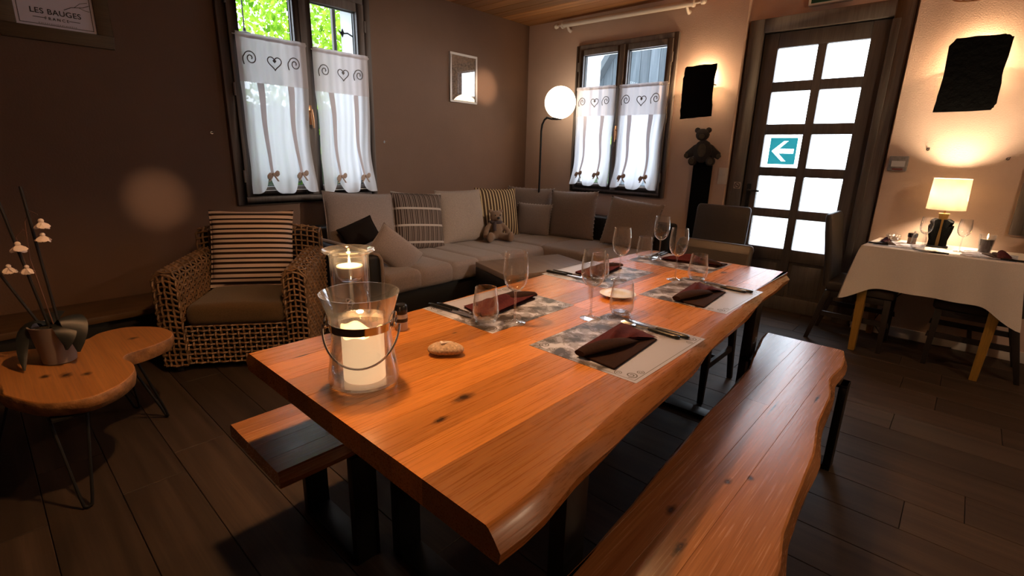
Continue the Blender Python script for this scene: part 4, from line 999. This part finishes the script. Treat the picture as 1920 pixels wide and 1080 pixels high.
def make_knife(loc, rz, label, z=TZ+.0008):          # handle towards +X
    t = thing('knife', label, 'knife', (*loc, z), rz, 'black handled table knives')
    MB().loft([[(x, y*w_, .006+zz*h_) for y, zz in rrect(2, 2, .8, 3)] for x, w_, h_ in ((0,.0075,.005),(.03,.0085,.006),(.09,.0095,.006),(.112,.0095,.006),(.118,.006,.004))]).build('handle', M['black_handle'], t)
    MB().prism([(.0,-.007),(-.085,-.009),(-.112,.002),(-.116,.008),(0,.007)], .005, .0065).build('blade', M['steel'], t)
    return t
def make_fork(loc, rz, label, z=TZ+.0008):
    t = thing('fork', label, 'fork', (*loc, z), rz, 'black handled table forks')
    MB().loft([[(x, y*w_, .006+zz*h_) for y, zz in rrect(2, 2, .8, 3)] for x, w_, h_ in ((0,.0065,.0045),(.03,.0075,.006),(.09,.0085,.006),(.108,.0085,.006),(.114,.005,.004))]).build('handle', M['black_handle'], t)
    nk = MB().tube([(.002,0,.006),(-.03,0,.006),(-.05,0,.004)], [.004,.003,.004], 8); nk.prism([(-.045,-.006),(-.062,-.011),(-.066,-.011),(-.066,.011),(-.062,.011),(-.045,.006)], .003, .005)
    nko = nk.build('neck', M['steel'], t)
    for k in range(4):
        y = -.0095+.0063*k; MB().tube([(-.064,y,.004),(-.09,y,.0025),(-.108,y,.006)], [.0018,.0016,.001], 6).build('tine', M['steel'], nko)
    return t
def make_wine(loc, label, z=TZ, s=1.0):
    t = thing('wine_glass', label, 'wine glass', (*loc, z), 0, 'clear wine glasses')
    MB().lathe([(.0001,.0),(.037,0),(.038,.0015),(.030,.004),(.012,.008),(.0045,.016),(.0036,.05),(.0036,.105),(.006,.118),(.0001,.122)], 32).build('foot_and_stem', M['thick_glass'], t)
    o = [(.002,.117),(.012,.119),(.026,.128),(.037,.145),(.0425,.168),(.0435,.190),(.0415,.218),(.0375,.252)]
    i = [(r-.0012, z_+.0006) for r, z_ in o[1:]]
    MB().lathe(o + i[::-1] + [(.0005,.121)], 40).build('bowl', M['clear_glass'], t)
    t.scale = (s,s,s)
    return t
def make_tumbler(loc, label, z=TZ, s=1.0):
    t = thing('tumbler', label, 'tumbler', (*loc, z), 0, 'clear stemless tumblers')
    o = [(.0005,0),(.022,0),(.034,.006),(.043,.022),(.0455,.042),(.044,.070),(.0405,.100),(.037,.128)]
    i = [(.0358,.128),(.0392,.100),(.0427,.070),(.0442,.043),(.0415,.025),(.031,.013),(.018,.010),(.0005,.010)]
    MB().lathe(o+i, 40).build('glass_body', M['clear_glass'], t)
    MB().lathe([(.0005,.0005),(.028,.0005),(.036,.008),(.028,.013),(.0005,.0105)], 32).build('thick_base', M['thick_glass'], t)
    t.scale = (s,s,s)
    return t
# settings: X axis of a setting runs along its table edge
QP = PI/2
make_placemat((3.445,-3.475), QP, 'grey toile placemat nearest the camera beside the near bench'); 
make_placemat((3.395,-2.690), QP, 'grey toile placemat on the near bench side, further along the table')
make_placemat((2.925,-3.485), -QP, 'grey toile placemat across from the nearest one, by the stone')
make_placemat((2.875,-2.715), -QP, 'grey toile placemat in the middle of the sofa side of the table')
make_placemat((3.035,-2.125), PI, 'grey toile placemat at the far end of the table')
NK = [((3.462,-3.512), QP, 'burgundy napkin on the placemat nearest the camera', 1.0), ((3.405,-2.745), QP, 'burgundy napkin on the second placemat of the near bench side', 1.0), ((2.905,-3.462), -QP, 'burgundy napkin on the placemat by the stone and lanterns', 1.0),
      ((2.855,-2.68), -QP, 'burgundy napkin on the middle placemat of the sofa side', .95), ((3.10,-2.075), PI, 'burgundy napkin at the far end of the table', .95)]
for l, r_, lab, s in NK: make_napkin(l, r_, lab, s=s)
KN = [((3.475,-3.283), q(-4), 'placemat nearest the camera'), ((3.435,-2.515), q(-4), 'second placemat of the near bench side'), ((2.845,-3.665), q(184), 'placemat by the stone'), ((2.800,-2.885), q(184), 'middle placemat of the sofa side'), ((2.855,-2.045), q(94), 'placemat at the far table end')]
for (x, y), r_, lab in KN:
    make_knife((x, y), r_, 'black handled knife on the '+lab)
    d = Matrix.Rotation(r_, 2) @ Vector((-.015, -.026)) 
    make_fork((x+d.x, y+d.y), r_, 'black handled fork beside the knife on the '+lab)
WN = [((3.091,-3.585),'wine glass beside the stone side placemat, nearest the lanterns'), ((3.246,-3.345),'wine glass at the corner of the placemat nearest the camera'), ((3.017,-2.761),'wine glass on the middle placemat of the sofa side'), ((3.203,-2.553),'wine glass by the second placemat of the near bench side'), ((2.931,-2.174),'wine glass on the placemat at the far table end')]
for l, lab in WN: make_wine(l, lab)
TM = [((3.018,-3.655),'stemless tumbler in front of the napkin by the stone'), ((3.300,-3.222),'stemless tumbler beside the saucer'), ((3.278,-2.470),'stemless tumbler by the second placemat of the near bench side'), ((2.850,-2.200),'stemless tumbler at the far end placemat'), ((2.955,-2.84),'stemless tumbler on the middle placemat of the sofa side')]
for l, lab in TM: make_tumbler(l, lab)
sa = thing('saucer', 'small white saucer in the middle of the dining table', 'saucer', (3.165,-3.02,TZ))
MB().lathe([(.0005,.004),(.035,.004),(.038,0),(.042,0),(.045,.004),(.072,.014),(.076,.016),(.072,.0175),(.044,.008),(.0005,.007)], 40).build('dish', M['white_china'], sa)

# glass bucket lantern with its candle
ln = thing('glass_lantern', 'flared glass bucket lantern with a steel band and handle', 'lantern', (3.120,-4.192,TZ))
o = [(.0005,0),(.078,0),(.086,.006),(.088,.018),(.084,.05),(.077,.09),(.073,.125),(.074,.155),(.080,.185),(.089,.215),(.096,.236)]
i = [(.0935,.236),(.0865,.215),(.0775,.186),(.0715,.155),(.0705,.125),(.0745,.09),(.0815,.05),(.0855,.02),(.080,.010),(.0005,.009)]
MB().lathe(o+i, 56).build('glass_body', M['thick_glass'], ln)
bnd = MB().lathe([(.0765,.146),(.0775,.146),(.0785,.166),(.0775,.166)], 48, closed=True); bno = bnd.build('band', M['chrome'], ln)
hd0 = Vector((math.cos(q(20)), math.sin(q(20)), 0))                     # the axis through the two rings
ax = Vector((.66,.75,0)).normalized(); fr = Vector((.72,-.69,0)).normalized()
for s in (-1, 1):
    c = ax*s*.083 + Vector((0,0,.165))
    rg_ = MB().tube([c + Vector((0,0,1))*.018*math.cos(a) + (fr)*.018*math.sin(a) for a in [2*PI*k/20 for k in range(20)]], .0028, 6, closed=True)
    rg_.ball(tuple(ax*s*.080+Vector((0,0,.150))), .007, 10, 8)
    rg_.build('handle_ring', M['chrome'], bno)
hb = MB(); pts = []
for k in range(29):
    a = PI*k/28; p = ax*(-math.cos(a))*.094 + fr*math.sin(a)*.055 + Vector((0,0,.152-.098*math.sin(a))); pts.append(p)
hb.tube(pts, .0028, 8); hb.build('handle', M['chrome'], ln)
# candle in the lantern
cn = thing('pillar_candle', 'cream pillar candle glowing inside the glass bucket lantern', 'candle', (3.120,-4.190,TZ+.0105))
R0 = .052
rim = lambda a: .128 + .012*math.sin(2*a+.6) + .006*math.sin(5*a)
rings = [[(R0*math.cos(a), R0*math.sin(a), z) for a in [2*PI*k/40 for k in range(40)]] for z in (0,.04,.08,.11)]
rings += [[(R0*.995*math.cos(a), R0*.995*math.sin(a), rim(a)) for a in [2*PI*k/40 for k in range(40)]], [(R0*.86*math.cos(a), R0*.86*math.sin(a), rim(a)-.004) for a in [2*PI*k/40 for k in range(40)]], [(R0*.78*math.cos(a), R0*.78*math.sin(a), .100) for a in [2*PI*k/40 for k in range(40)]], [(.004*math.cos(a), .004*math.sin(a), .096) for a in [2*PI*k/40 for k in range(40)]]]
wxo = MB().loft(rings).build('wax', M['wax'], cn)
MB().tube([(0,0,.095),(.001,0,.102)], .0012, 6).build('wick', M['black_iron'], wxo)
MB().lathe([(.0003,.100),(.004,.105),(.0045,.109),(.002,.116),(.0003,.121)], 12).build('flame', M['flame'], cn)
point('candle_light', (0,0,.150), .5, .008, (1,.55,.22), cn)
# hurricane glass with cup candle
hu = thing('hurricane_glass', 'tall rimmed hurricane glass holding curled wire, behind the bucket lantern', 'candle holder', (2.815,-4.045,TZ))
o = [(.0005,0),(.056,0),(.058,.01),(.058,.255),(.060,.265),(.076,.273),(.079,.277),(.076,.281),(.060,.277),(.0535,.272),(.055,.26),(.0555,.012),(.0005,.008)]
MB().lathe(o, 48).build('glass_body', M['thick_glass'], hu)
cup = [(.0005,.178),(.028,.182),(.042,.198),(.047,.222),(.0485,.262),(.047,.262),(.0455,.223),(.0405,.200),(.027,.185),(.0005,.181)]
MB().lathe(cup, 40).build('inner_cup', M['clear_glass'], hu)
wr = MB(); rg = random.Random(9)
for k in range(9):
    c = Vector((rg.uniform(-.02,.02), rg.uniform(-.02,.02), rg.uniform(.045,.150))); r = rg.uniform(.014,.026); nrm = Vector((rg.gauss(0,1),rg.gauss(0,1),rg.gauss(0,.5))).normalized(); e = nrm.orthogonal().normalized(); f_ = nrm.cross(e)
    wr.tube([c + (e*math.cos(a)+f_*math.sin(a))*r*(1-.25*a/9) for a in [9*j/26 for j in range(27)]], .0012, 5)
wr.build('curled_wire', plain('dull_silver_wire', (.45,.38,.32), .35, .9), hu)
tl = thing('tealight', 'lit tealight floating in the hurricane glass cup', 'candle', (2.815,-4.045,TZ+.196))
MB().lathe([(.0005,0),(.034,.0),(.0395,.030),(.0005,.030)], 32).build('cup', plain('clear_plastic_cup', (.75,.70,.70), .25), tl)
MB().lathe([(.0005,.0302),(.038,.0302),(.0385,.033),(.030,.034),(.0005,.0325)], 32).build('wax', plain('molten_wax', (.9,.78,.55), .3, emit=(1,.62,.25), es=2.2), tl)
MB().lathe([(.0003,.033),(.003,.039),(.0038,.045),(.0018,.056),(.0003,.062)], 10).build('flame', M['flame'], tl)
point('tealight_light', (0,0,.066), .9, .006, (1,.55,.22), tl)
sk = thing('salt_shaker', 'small pale shaker with a dark band and lid near the lanterns', 'shaker', (2.874,-3.905,TZ))
MB().lathe([(.0005,0),(.019,0),(.021,.003),(.021,.052),(.019,.056),(.0005,.056)], 24).build('body', plain('pale_shaker', (.50,.40,.36), .4), sk)
MB().lathe([(.0213,.030),(.0218,.030),(.0218,.042),(.0213,.042)], 24, closed=True).build('band', M['black_handle'], sk)
MB().lathe([(.0005,.056),(.020,.056),(.021,.060),(.021,.082),(.017,.088),(.0005,.089)], 24).build('lid', M['black_handle'], sk)
ps = MB(); rgp = random.Random(2)
ps.ball((0,0,.017), (.050,.033,.0175), 28, 18)
pso = thing('pebble', 'speckled beige pebble lying on the table near the lantern', 'stone', (3.135,-3.935,TZ+.0005), q(35))
o_ = ps.build('stone', plain('speckled_stone', (.42,.29,.20), .8, noise=.45, nscale=160, bump=.4, bscale=120), pso, angle=180)
for v in o_.data.vertices:
    a = math.atan2(v.co.y, v.co.x); k = 1+.10*math.sin(2*a+.7)+.05*math.sin(3*a+2); v.co.x *= k; v.co.y *= k; v.co.z *= 1+.12*math.sin(a)
v_ = MB().tube([(-.012,-.006,.0345),(.0,.0,.0352),(.016,.012,.0345)], [.004,.003,.002], 6); v_.ball((-.013,.002,.034), .005, 8, 6); v_.build('quartz_vein', plain('quartz', (.75,.68,.66), .4), pso)

# ------------------------------------------------------------------ white clothed table
WT = thing('side_dining_table', 'small square table with ochre wooden legs under a white cloth', 'table', (4.11, -.330, 0), q(-4))
TW, TD, TH = .80, .56, .765
M['ochre'] = wood('ochre_table_wood', (.26,.135,.020), (.36,.20,.035), 'Z', .5, 1, .1)
MB().box(-TW/2, TW/2, -TD/2, TD/2, TH-.025, TH).build('top', M['ochre'], WT, bevel=.003)
MB().box(-TW/2+.03, TW/2-.03, -TD/2+.03, TD/2-.03, TH-.10, TH-.025).build('apron', M['ochre'], WT)
for sx in (-1, 1):
    for sy in (-1, 1): MB().taper((sx*(TW/2-.065), sy*(TD/2-.02)-.025*(sy<0), 0), (.020,.020), (sx*(TW/2-.045), sy*(TD/2-.05), TH-.03), (.032,.032)).build('leg', M['ochre'], WT, bevel=.003)
M['cloth'] = fabric('white_table_linen', (.78,.70,.64), .05, 200)
tc_ = thing('tablecloth', 'white cloth hanging over the small table with the lamp', 'tablecloth', (4.11, -.330, TH), q(-4))
cl = MB()
e = .004
hw, hd_ = TW/2+e, TD/2+e
cl.box(-hw, hw, -hd_, hd_, .0005, .003)
def per(t):                                    # walk around the rim; returns point, outward normal, corner closeness
    P = 2*(2*hw+2*hd_); d = (t % 1)*P
    for (x0,y0,x1,y1,nx,ny) in ((-hw,-hd_,hw,-hd_,0,-1),(hw,-hd_,hw,hd_,1,0),(hw,hd_,-hw,hd_,0,1),(-hw,hd_,-hw,-hd_,-1,0)):
        l = math.hypot(x1-x0, y1-y0)
        if d <= l:
            k = d/l; c = min(d, l-d); return (x0+(x1-x0)*k, y0+(y1-y0)*k, nx, ny, c)
        d -= l
    return (-hw,-hd_,0,-1,0)
def drape(u, v):
    x, y, nx, ny, c = per(u); cc = math.exp(-(c/.07)**2)*(y < 0)
    dl = Vector((x/hw if abs(x) > hw*.9 else 0, y/hd_ if abs(y) > hd_*.9 else 0)); 
    dx, dy = (nx, ny)
    if cc > .02: dd = Vector((math.copysign(1,x), math.copysign(1,y))).normalized(); dx, dy = nx*(1-cc)+dd.x*cc, ny*(1-cc)+dd.y*cc
    drop = .285 + .105*cc
    if ny > .5: drop = .20
    out = (.012+.010*math.sin(u*70) + .075*cc)*v**.8 + .004
    if ny > .5: out = .004
    return (x+dx*out, y+dy*out, .003-drop*v)
cl.surf(drape, 160, 12)
cl.build('cloth', M['cloth'], tc_, angle=60, merge=.0002)
WZ = TH+.0035
def wpt(x, y): v = Matrix.Rotation(q(-4), 2) @ Vector((x, y)); return (4.11+v.x, -.330+v.y)
def small_mat(loc, rz, lab):
    t = make_placemat(loc, rz, lab, WZ); t.scale = (.72,.72,1); return t
small_mat(wpt(-.23,-.03), QP+q(-4)+PI, 'placemat on the white table, on the door side')
small_mat(wpt(.24,-.04), QP+q(-4), 'placemat on the white table, away from the door')
make_napkin(wpt(-.30,-.03), q(100), 'dark folded napkin on the white table, on the door side', WZ+.0008, .48)
make_napkin(wpt(.28,-.06), q(-70), 'burgundy napkin on the white table, away from the door', WZ+.0008, .55)
t = make_knife(wpt(.06,-.235), q(174), 'black handled knife lying at the front edge of the white table', WZ+.0004)
t = make_knife(wpt(.30,-.17), q(-6), 'black handled knife beside the burgundy napkin on the white table', WZ+.0008)
t = make_knife(wpt(-.28,-.135), q(176), 'black handled knife beside the dark napkin on the white table', WZ+.0008)
make_wine(wpt(-.10,-.09), 'wine glass on the white table, on the door side of the lamp', WZ, .86)
make_wine(wpt(.09,-.02), 'wine glass on the white table, between lamp and grey candle', WZ, .86)
make_tumbler(wpt(-.115,-.155), 'stemless tumbler behind the saucer on the white table', WZ, .95)
s2 = thing('saucer', 'small white saucer at the front of the white table', 'saucer', (*wpt(-.06,-.205), WZ))
MB().lathe([(.0005,.004),(.030,.004),(.033,0),(.037,0),(.040,.004),(.058,.012),(.060,.014),(.056,.015),(.038,.008),(.0005,.007)], 32).build('dish', M['white_china'], s2)
s3 = thing('pepper_mill', 'small shaker with a black lid beside the table lamp', 'shaker', (*wpt(-.185,.10), WZ))
MB().lathe([(.0005,0),(.024,0),(.026,.003),(.026,.050),(.0005,.050)], 24).build('body', plain('shaker_glass', (.30,.17,.10), .3), s3)
MB().lathe([(.0005,.050),(.029,.050),(.030,.054),(.030,.076),(.026,.080),(.0005,.080)], 24).build('lid', M['black_handle'], s3)
c3 = thing('crystal_holder', 'cut crystal tealight holder at the back of the white table', 'candle holder', (*wpt(-.305,.17), WZ))
cb = MB()
for ring, rr, zz in ((9,.034,.014),(9,.036,.036)):
    for k in range(ring): a = 2*PI*(k+.5*(zz > .02))/ring; cb.ball((rr*math.cos(a), rr*math.sin(a), zz), .013, 8, 6)
cb.build('crystal_beads', glass('cut_crystal', (.9,.85,.8), .25, .95, power=1.2), c3)
MB().lathe([(.0005,0),(.030,0),(.030,.03),(.027,.03),(.027,.004),(.0005,.004)], 20).build('cup', M['thick_glass'], c3)
c4 = thing('grey_candle', 'grey candle in a flared glass at the right of the table lamp', 'candle', (*wpt(.205,.115), WZ))
MB().lathe([(.0005,0),(.032,0),(.043,.10),(.045,.118),(.043,.118),(.041,.10),(.030,.004),(.0005,.004)], 28).build('glass_cup', M['clear_glass'], c4)
MB().lathe([(.0005,.0045),(.029,.0045),(.0385,.088),(.0005,.088)], 28).build('wax', plain('grey_wax', (.16,.12,.105), .5), c4)
MB().lathe([(.0003,.088),(.0035,.1),(.004,.108),(.002,.12),(.0003,.126)], 10).build('flame', M['flame'], c4)
# table lamp
lx, ly = wpt(-.045, .115)
tl2 = thing('table_lamp', 'table lamp with a white drum shade and faceted black base', 'table lamp', (lx, ly, WZ))
MB().lathe([(.0005,0),(.062,0),(.065,.004),(.062,.010),(.0005,.012)], 32).build('foot', M['black_steel'], tl2)
col = MB().loft([[(x*s_, y*s_, z) for x, y in rrect(2,2,.3,2)] for s_, z in ((.026,.010),(.026,.06),(.022,.14),(.023,.19),(.029,.235))]); col.build('column', wood('lamp_column_wood', (.16,.085,.02), (.26,.15,.04), 'Z', .4), tl2)
for k in range(4):
    a = PI/4+k*PI/2
    fn = MB().prism([(.018,.010),(.062,.012),(.060,.05),(.078,.11),(.086,.150),(.068,.150),(.080,.180),(.050,.195),(.018,.195)], -.012, .012, lambda x, y, h, a=a: (x*math.cos(a)-h*math.sin(a), x*math.sin(a)+h*math.cos(a), y))
    fn.build('fin', M['slate'], tl2, smooth=False)
MB().tube([(0,0,.235),(0,0,.30)], .006, 8).build('neck', M['brass'], tl2)
MB().lathe([(.0005,.29),(.018,.30),(.026,.335),(.018,.362),(.0005,.37)], 16).build('bulb', emissive('lamp_bulb', (1,.70,.36), 10), tl2)
sh = MB().lathe([(.108,.262),(.102,.472),(.1005,.472),(.1065,.262)], 48, closed=True); sho = sh.build('shade', sheer('white_lamp_shade', (.92,.84,.70), .02, .62), tl2)
sp = MB()
for k in range(3): a = 2*PI*k/3; sp.tube([(0,0,.40),(.1015*math.cos(a),.1015*math.sin(a),.455)], .0015, 5)
sp.tube([(0,0,.37),(0,0,.40)], .004, 6); sp.build('shade_spider', M['brass'], sho)
point('lamp_bulb_light', (0,0,.365), 55.0, .045, (1,.74,.46), tl2)
cb_ = thing('lamp_cable', 'thin dark cable looping to the floor under the white table', 'cable', (0,0,0))
MB().tube([(3.98,-.02,.42),(3.86,-.03,.25),(3.80,-.06,.10),(3.88,-.10,.012),(4.05,-.08,.008),(4.3,-.03,.01)], .004, 6).build('cord', M['black_iron'], cb_)

# ------------------------------------------------------------------ wire pendants
def make_pendant(loc, label, watts, drop, R=.15):
    t = thing('wire_pendant', label, 'pendant lamp', loc, 0, 'wire basket pendant lamps')
    cg = MB(); H_ = R*1.35
    cprof = [(math.sin(a)*R*(1 if a < 1.9 else 1), R*.72-math.cos(a)*R*.72) for a in [.75+1.75*k/10 for k in range(11)]]
    for k in range(12): a = 2*PI*k/12; cg.tube([(r*math.cos(a+.5*j/10), r*math.sin(a+.5*j/10), z) for j, (r, z) in enumerate(cprof)], .0028, 5)
    for k in range(12): a = 2*PI*k/12; cg.tube([(r*math.cos(a-.5*j/10), r*math.sin(a-.5*j/10), z) for j, (r, z) in enumerate(cprof)], .0028, 5)
    for j in (0, 5, 10): r, z = cprof[j]; cg.tube([(r*math.cos(2*PI*k/32), r*math.sin(2*PI*k/32), z) for k in range(32)], .004, 6, closed=True)
    cg.build('wire_cage', M['brass'], t, merge=0)
    MB().lathe([(.0005,R*1.95),(.02,R*1.92),(.022,R*1.62),(.0005,R*1.6)], 16).build('socket', M['black_iron'], t)
    MB().tube([(0,0,R*1.5),(0,0,drop)], .003, 6).build('cord', M['black_iron'], t)
    MB().lathe([(.0005,drop-.025),(.05,drop-.02),(.05,drop),(.0005,drop)], 20).build('ceiling_rose', M['black_iron'], t)
    if watts:
        D = .175  # dome added to throw the bulb's light down, off the walls
        o = [(.022,R*1.9),(.06,R*1.85),(.115,R*1.60),(.155,R*1.0),(D,R*.30),(D+.003,R*.22)]; i = [(D-.003,R*.30),(.150,R*.98),(.111,R*1.56),(.058,R*1.80),(.022,R*1.84)]
        MB().lathe(o+i, 40, closed=True).build('cutoff_dome', plain('dark_copper_dome', (.42,.20,.10), .4, .6), t)
        MB().ball((0,0,R*1.20), .038, 18, 12).build('bulb', emissive('pendant_bulb', (1,.62,.30), 30), t)
        point('pendant_bulb_light', (0,0,R*1.08), watts, .05, (1,.54,.235), t)
    else:
        MB().ball((0,0,R*.8), .045, 18, 12).build('bulb', plain('frosted_bulb', (.75,.70,.62), .3), t)
    return t
make_pendant((3.985, -.80, 2.215), 'copper wire basket pendant above the white table', 0, RZ-2.215, .145)
make_pendant((2.80, -3.98, 2.20), 'lit wire pendant over the near half of the dining table', 230, RZ-2.20)
make_pendant((2.98, -2.50, 2.20), 'lit wire pendant over the far half of the dining table', 100, RZ-2.20)

# unseen fill lamp added further along the room, to the right
make_pendant((5.75, -2.3, 2.20), 'added wire pendant with a separate fill light, beside the white table', 0, RZ-2.20)
point('pendant_bulb_light', (5.75, -2.3, 2.16), 45, .06, (1,.72,.46))  # added fill light, hung free below the pendant's unlit bulb
# small ceiling spotlights that wash the brown wall and the sofa
def ceiling_spot(loc, target, size, blend, watts, col, label):
    t = thing('ceiling_spotlight', label, 'spotlight', loc, 0, 'black ceiling spotlights')
    d = (Vector(target)-Vector(loc)).normalized(); R_ = d.to_track_quat('-Z', 'Y').to_matrix().to_4x4()
    MB().lathe([(.0005,.0),(.045,0),(.045,.015),(.0005,.015)], 20, (0,0,RZ-loc[2]-.015)).build('rose', M['black_iron'], t)
    MB().tube([(0,0,.02),(0,0,RZ-loc[2]-.01)], .008, 8).build('stem', M['black_iron'], t)
    o = MB().lathe([(.030,.09),(.036,.085),(.042,-.02),(.040,-.02),(.034,.07),(.0005,.075),(.0005,.09)], 24).build('housing', M['black_iron'], t); o.matrix_local = R_
    o = MB().lathe([(.0005,.02),(.030,.02),(.033,.03),(.0005,.035)], 20).build('lens', emissive('spot_lens', col, 20), t); o.matrix_local = R_
    l = bpy.data.lights.new('spot_beam', 'SPOT'); l.energy = watts; l.color = col; l.spot_size = q(size); l.spot_blend = blend; l.shadow_soft_size = .02
    s = bpy.data.objects.new('spot_beam', l); COL.objects.link(s); s.parent = t; s.matrix_local = R_ @ Matrix.Translation((0,0,-.03))
    return t
ceiling_spot((5.5,-1.75,2.62), (.1,-1.75,1.25), 36, .8, 430, (1,.84,.68), 'ceiling spotlight aimed at the sofa')
ceiling_spot((5.7,-2.7,2.62), (0,-.72,2.03), 4.2, .9, 2300, (1,.72,.48), 'ceiling spotlight aimed at the small framed picture')
ceiling_spot((5.4,-4.2,2.62), (0,-3.90,.96), 5.0, 1.0, 520, (1,.62,.36), 'ceiling spotlight aimed behind the rattan armchair')
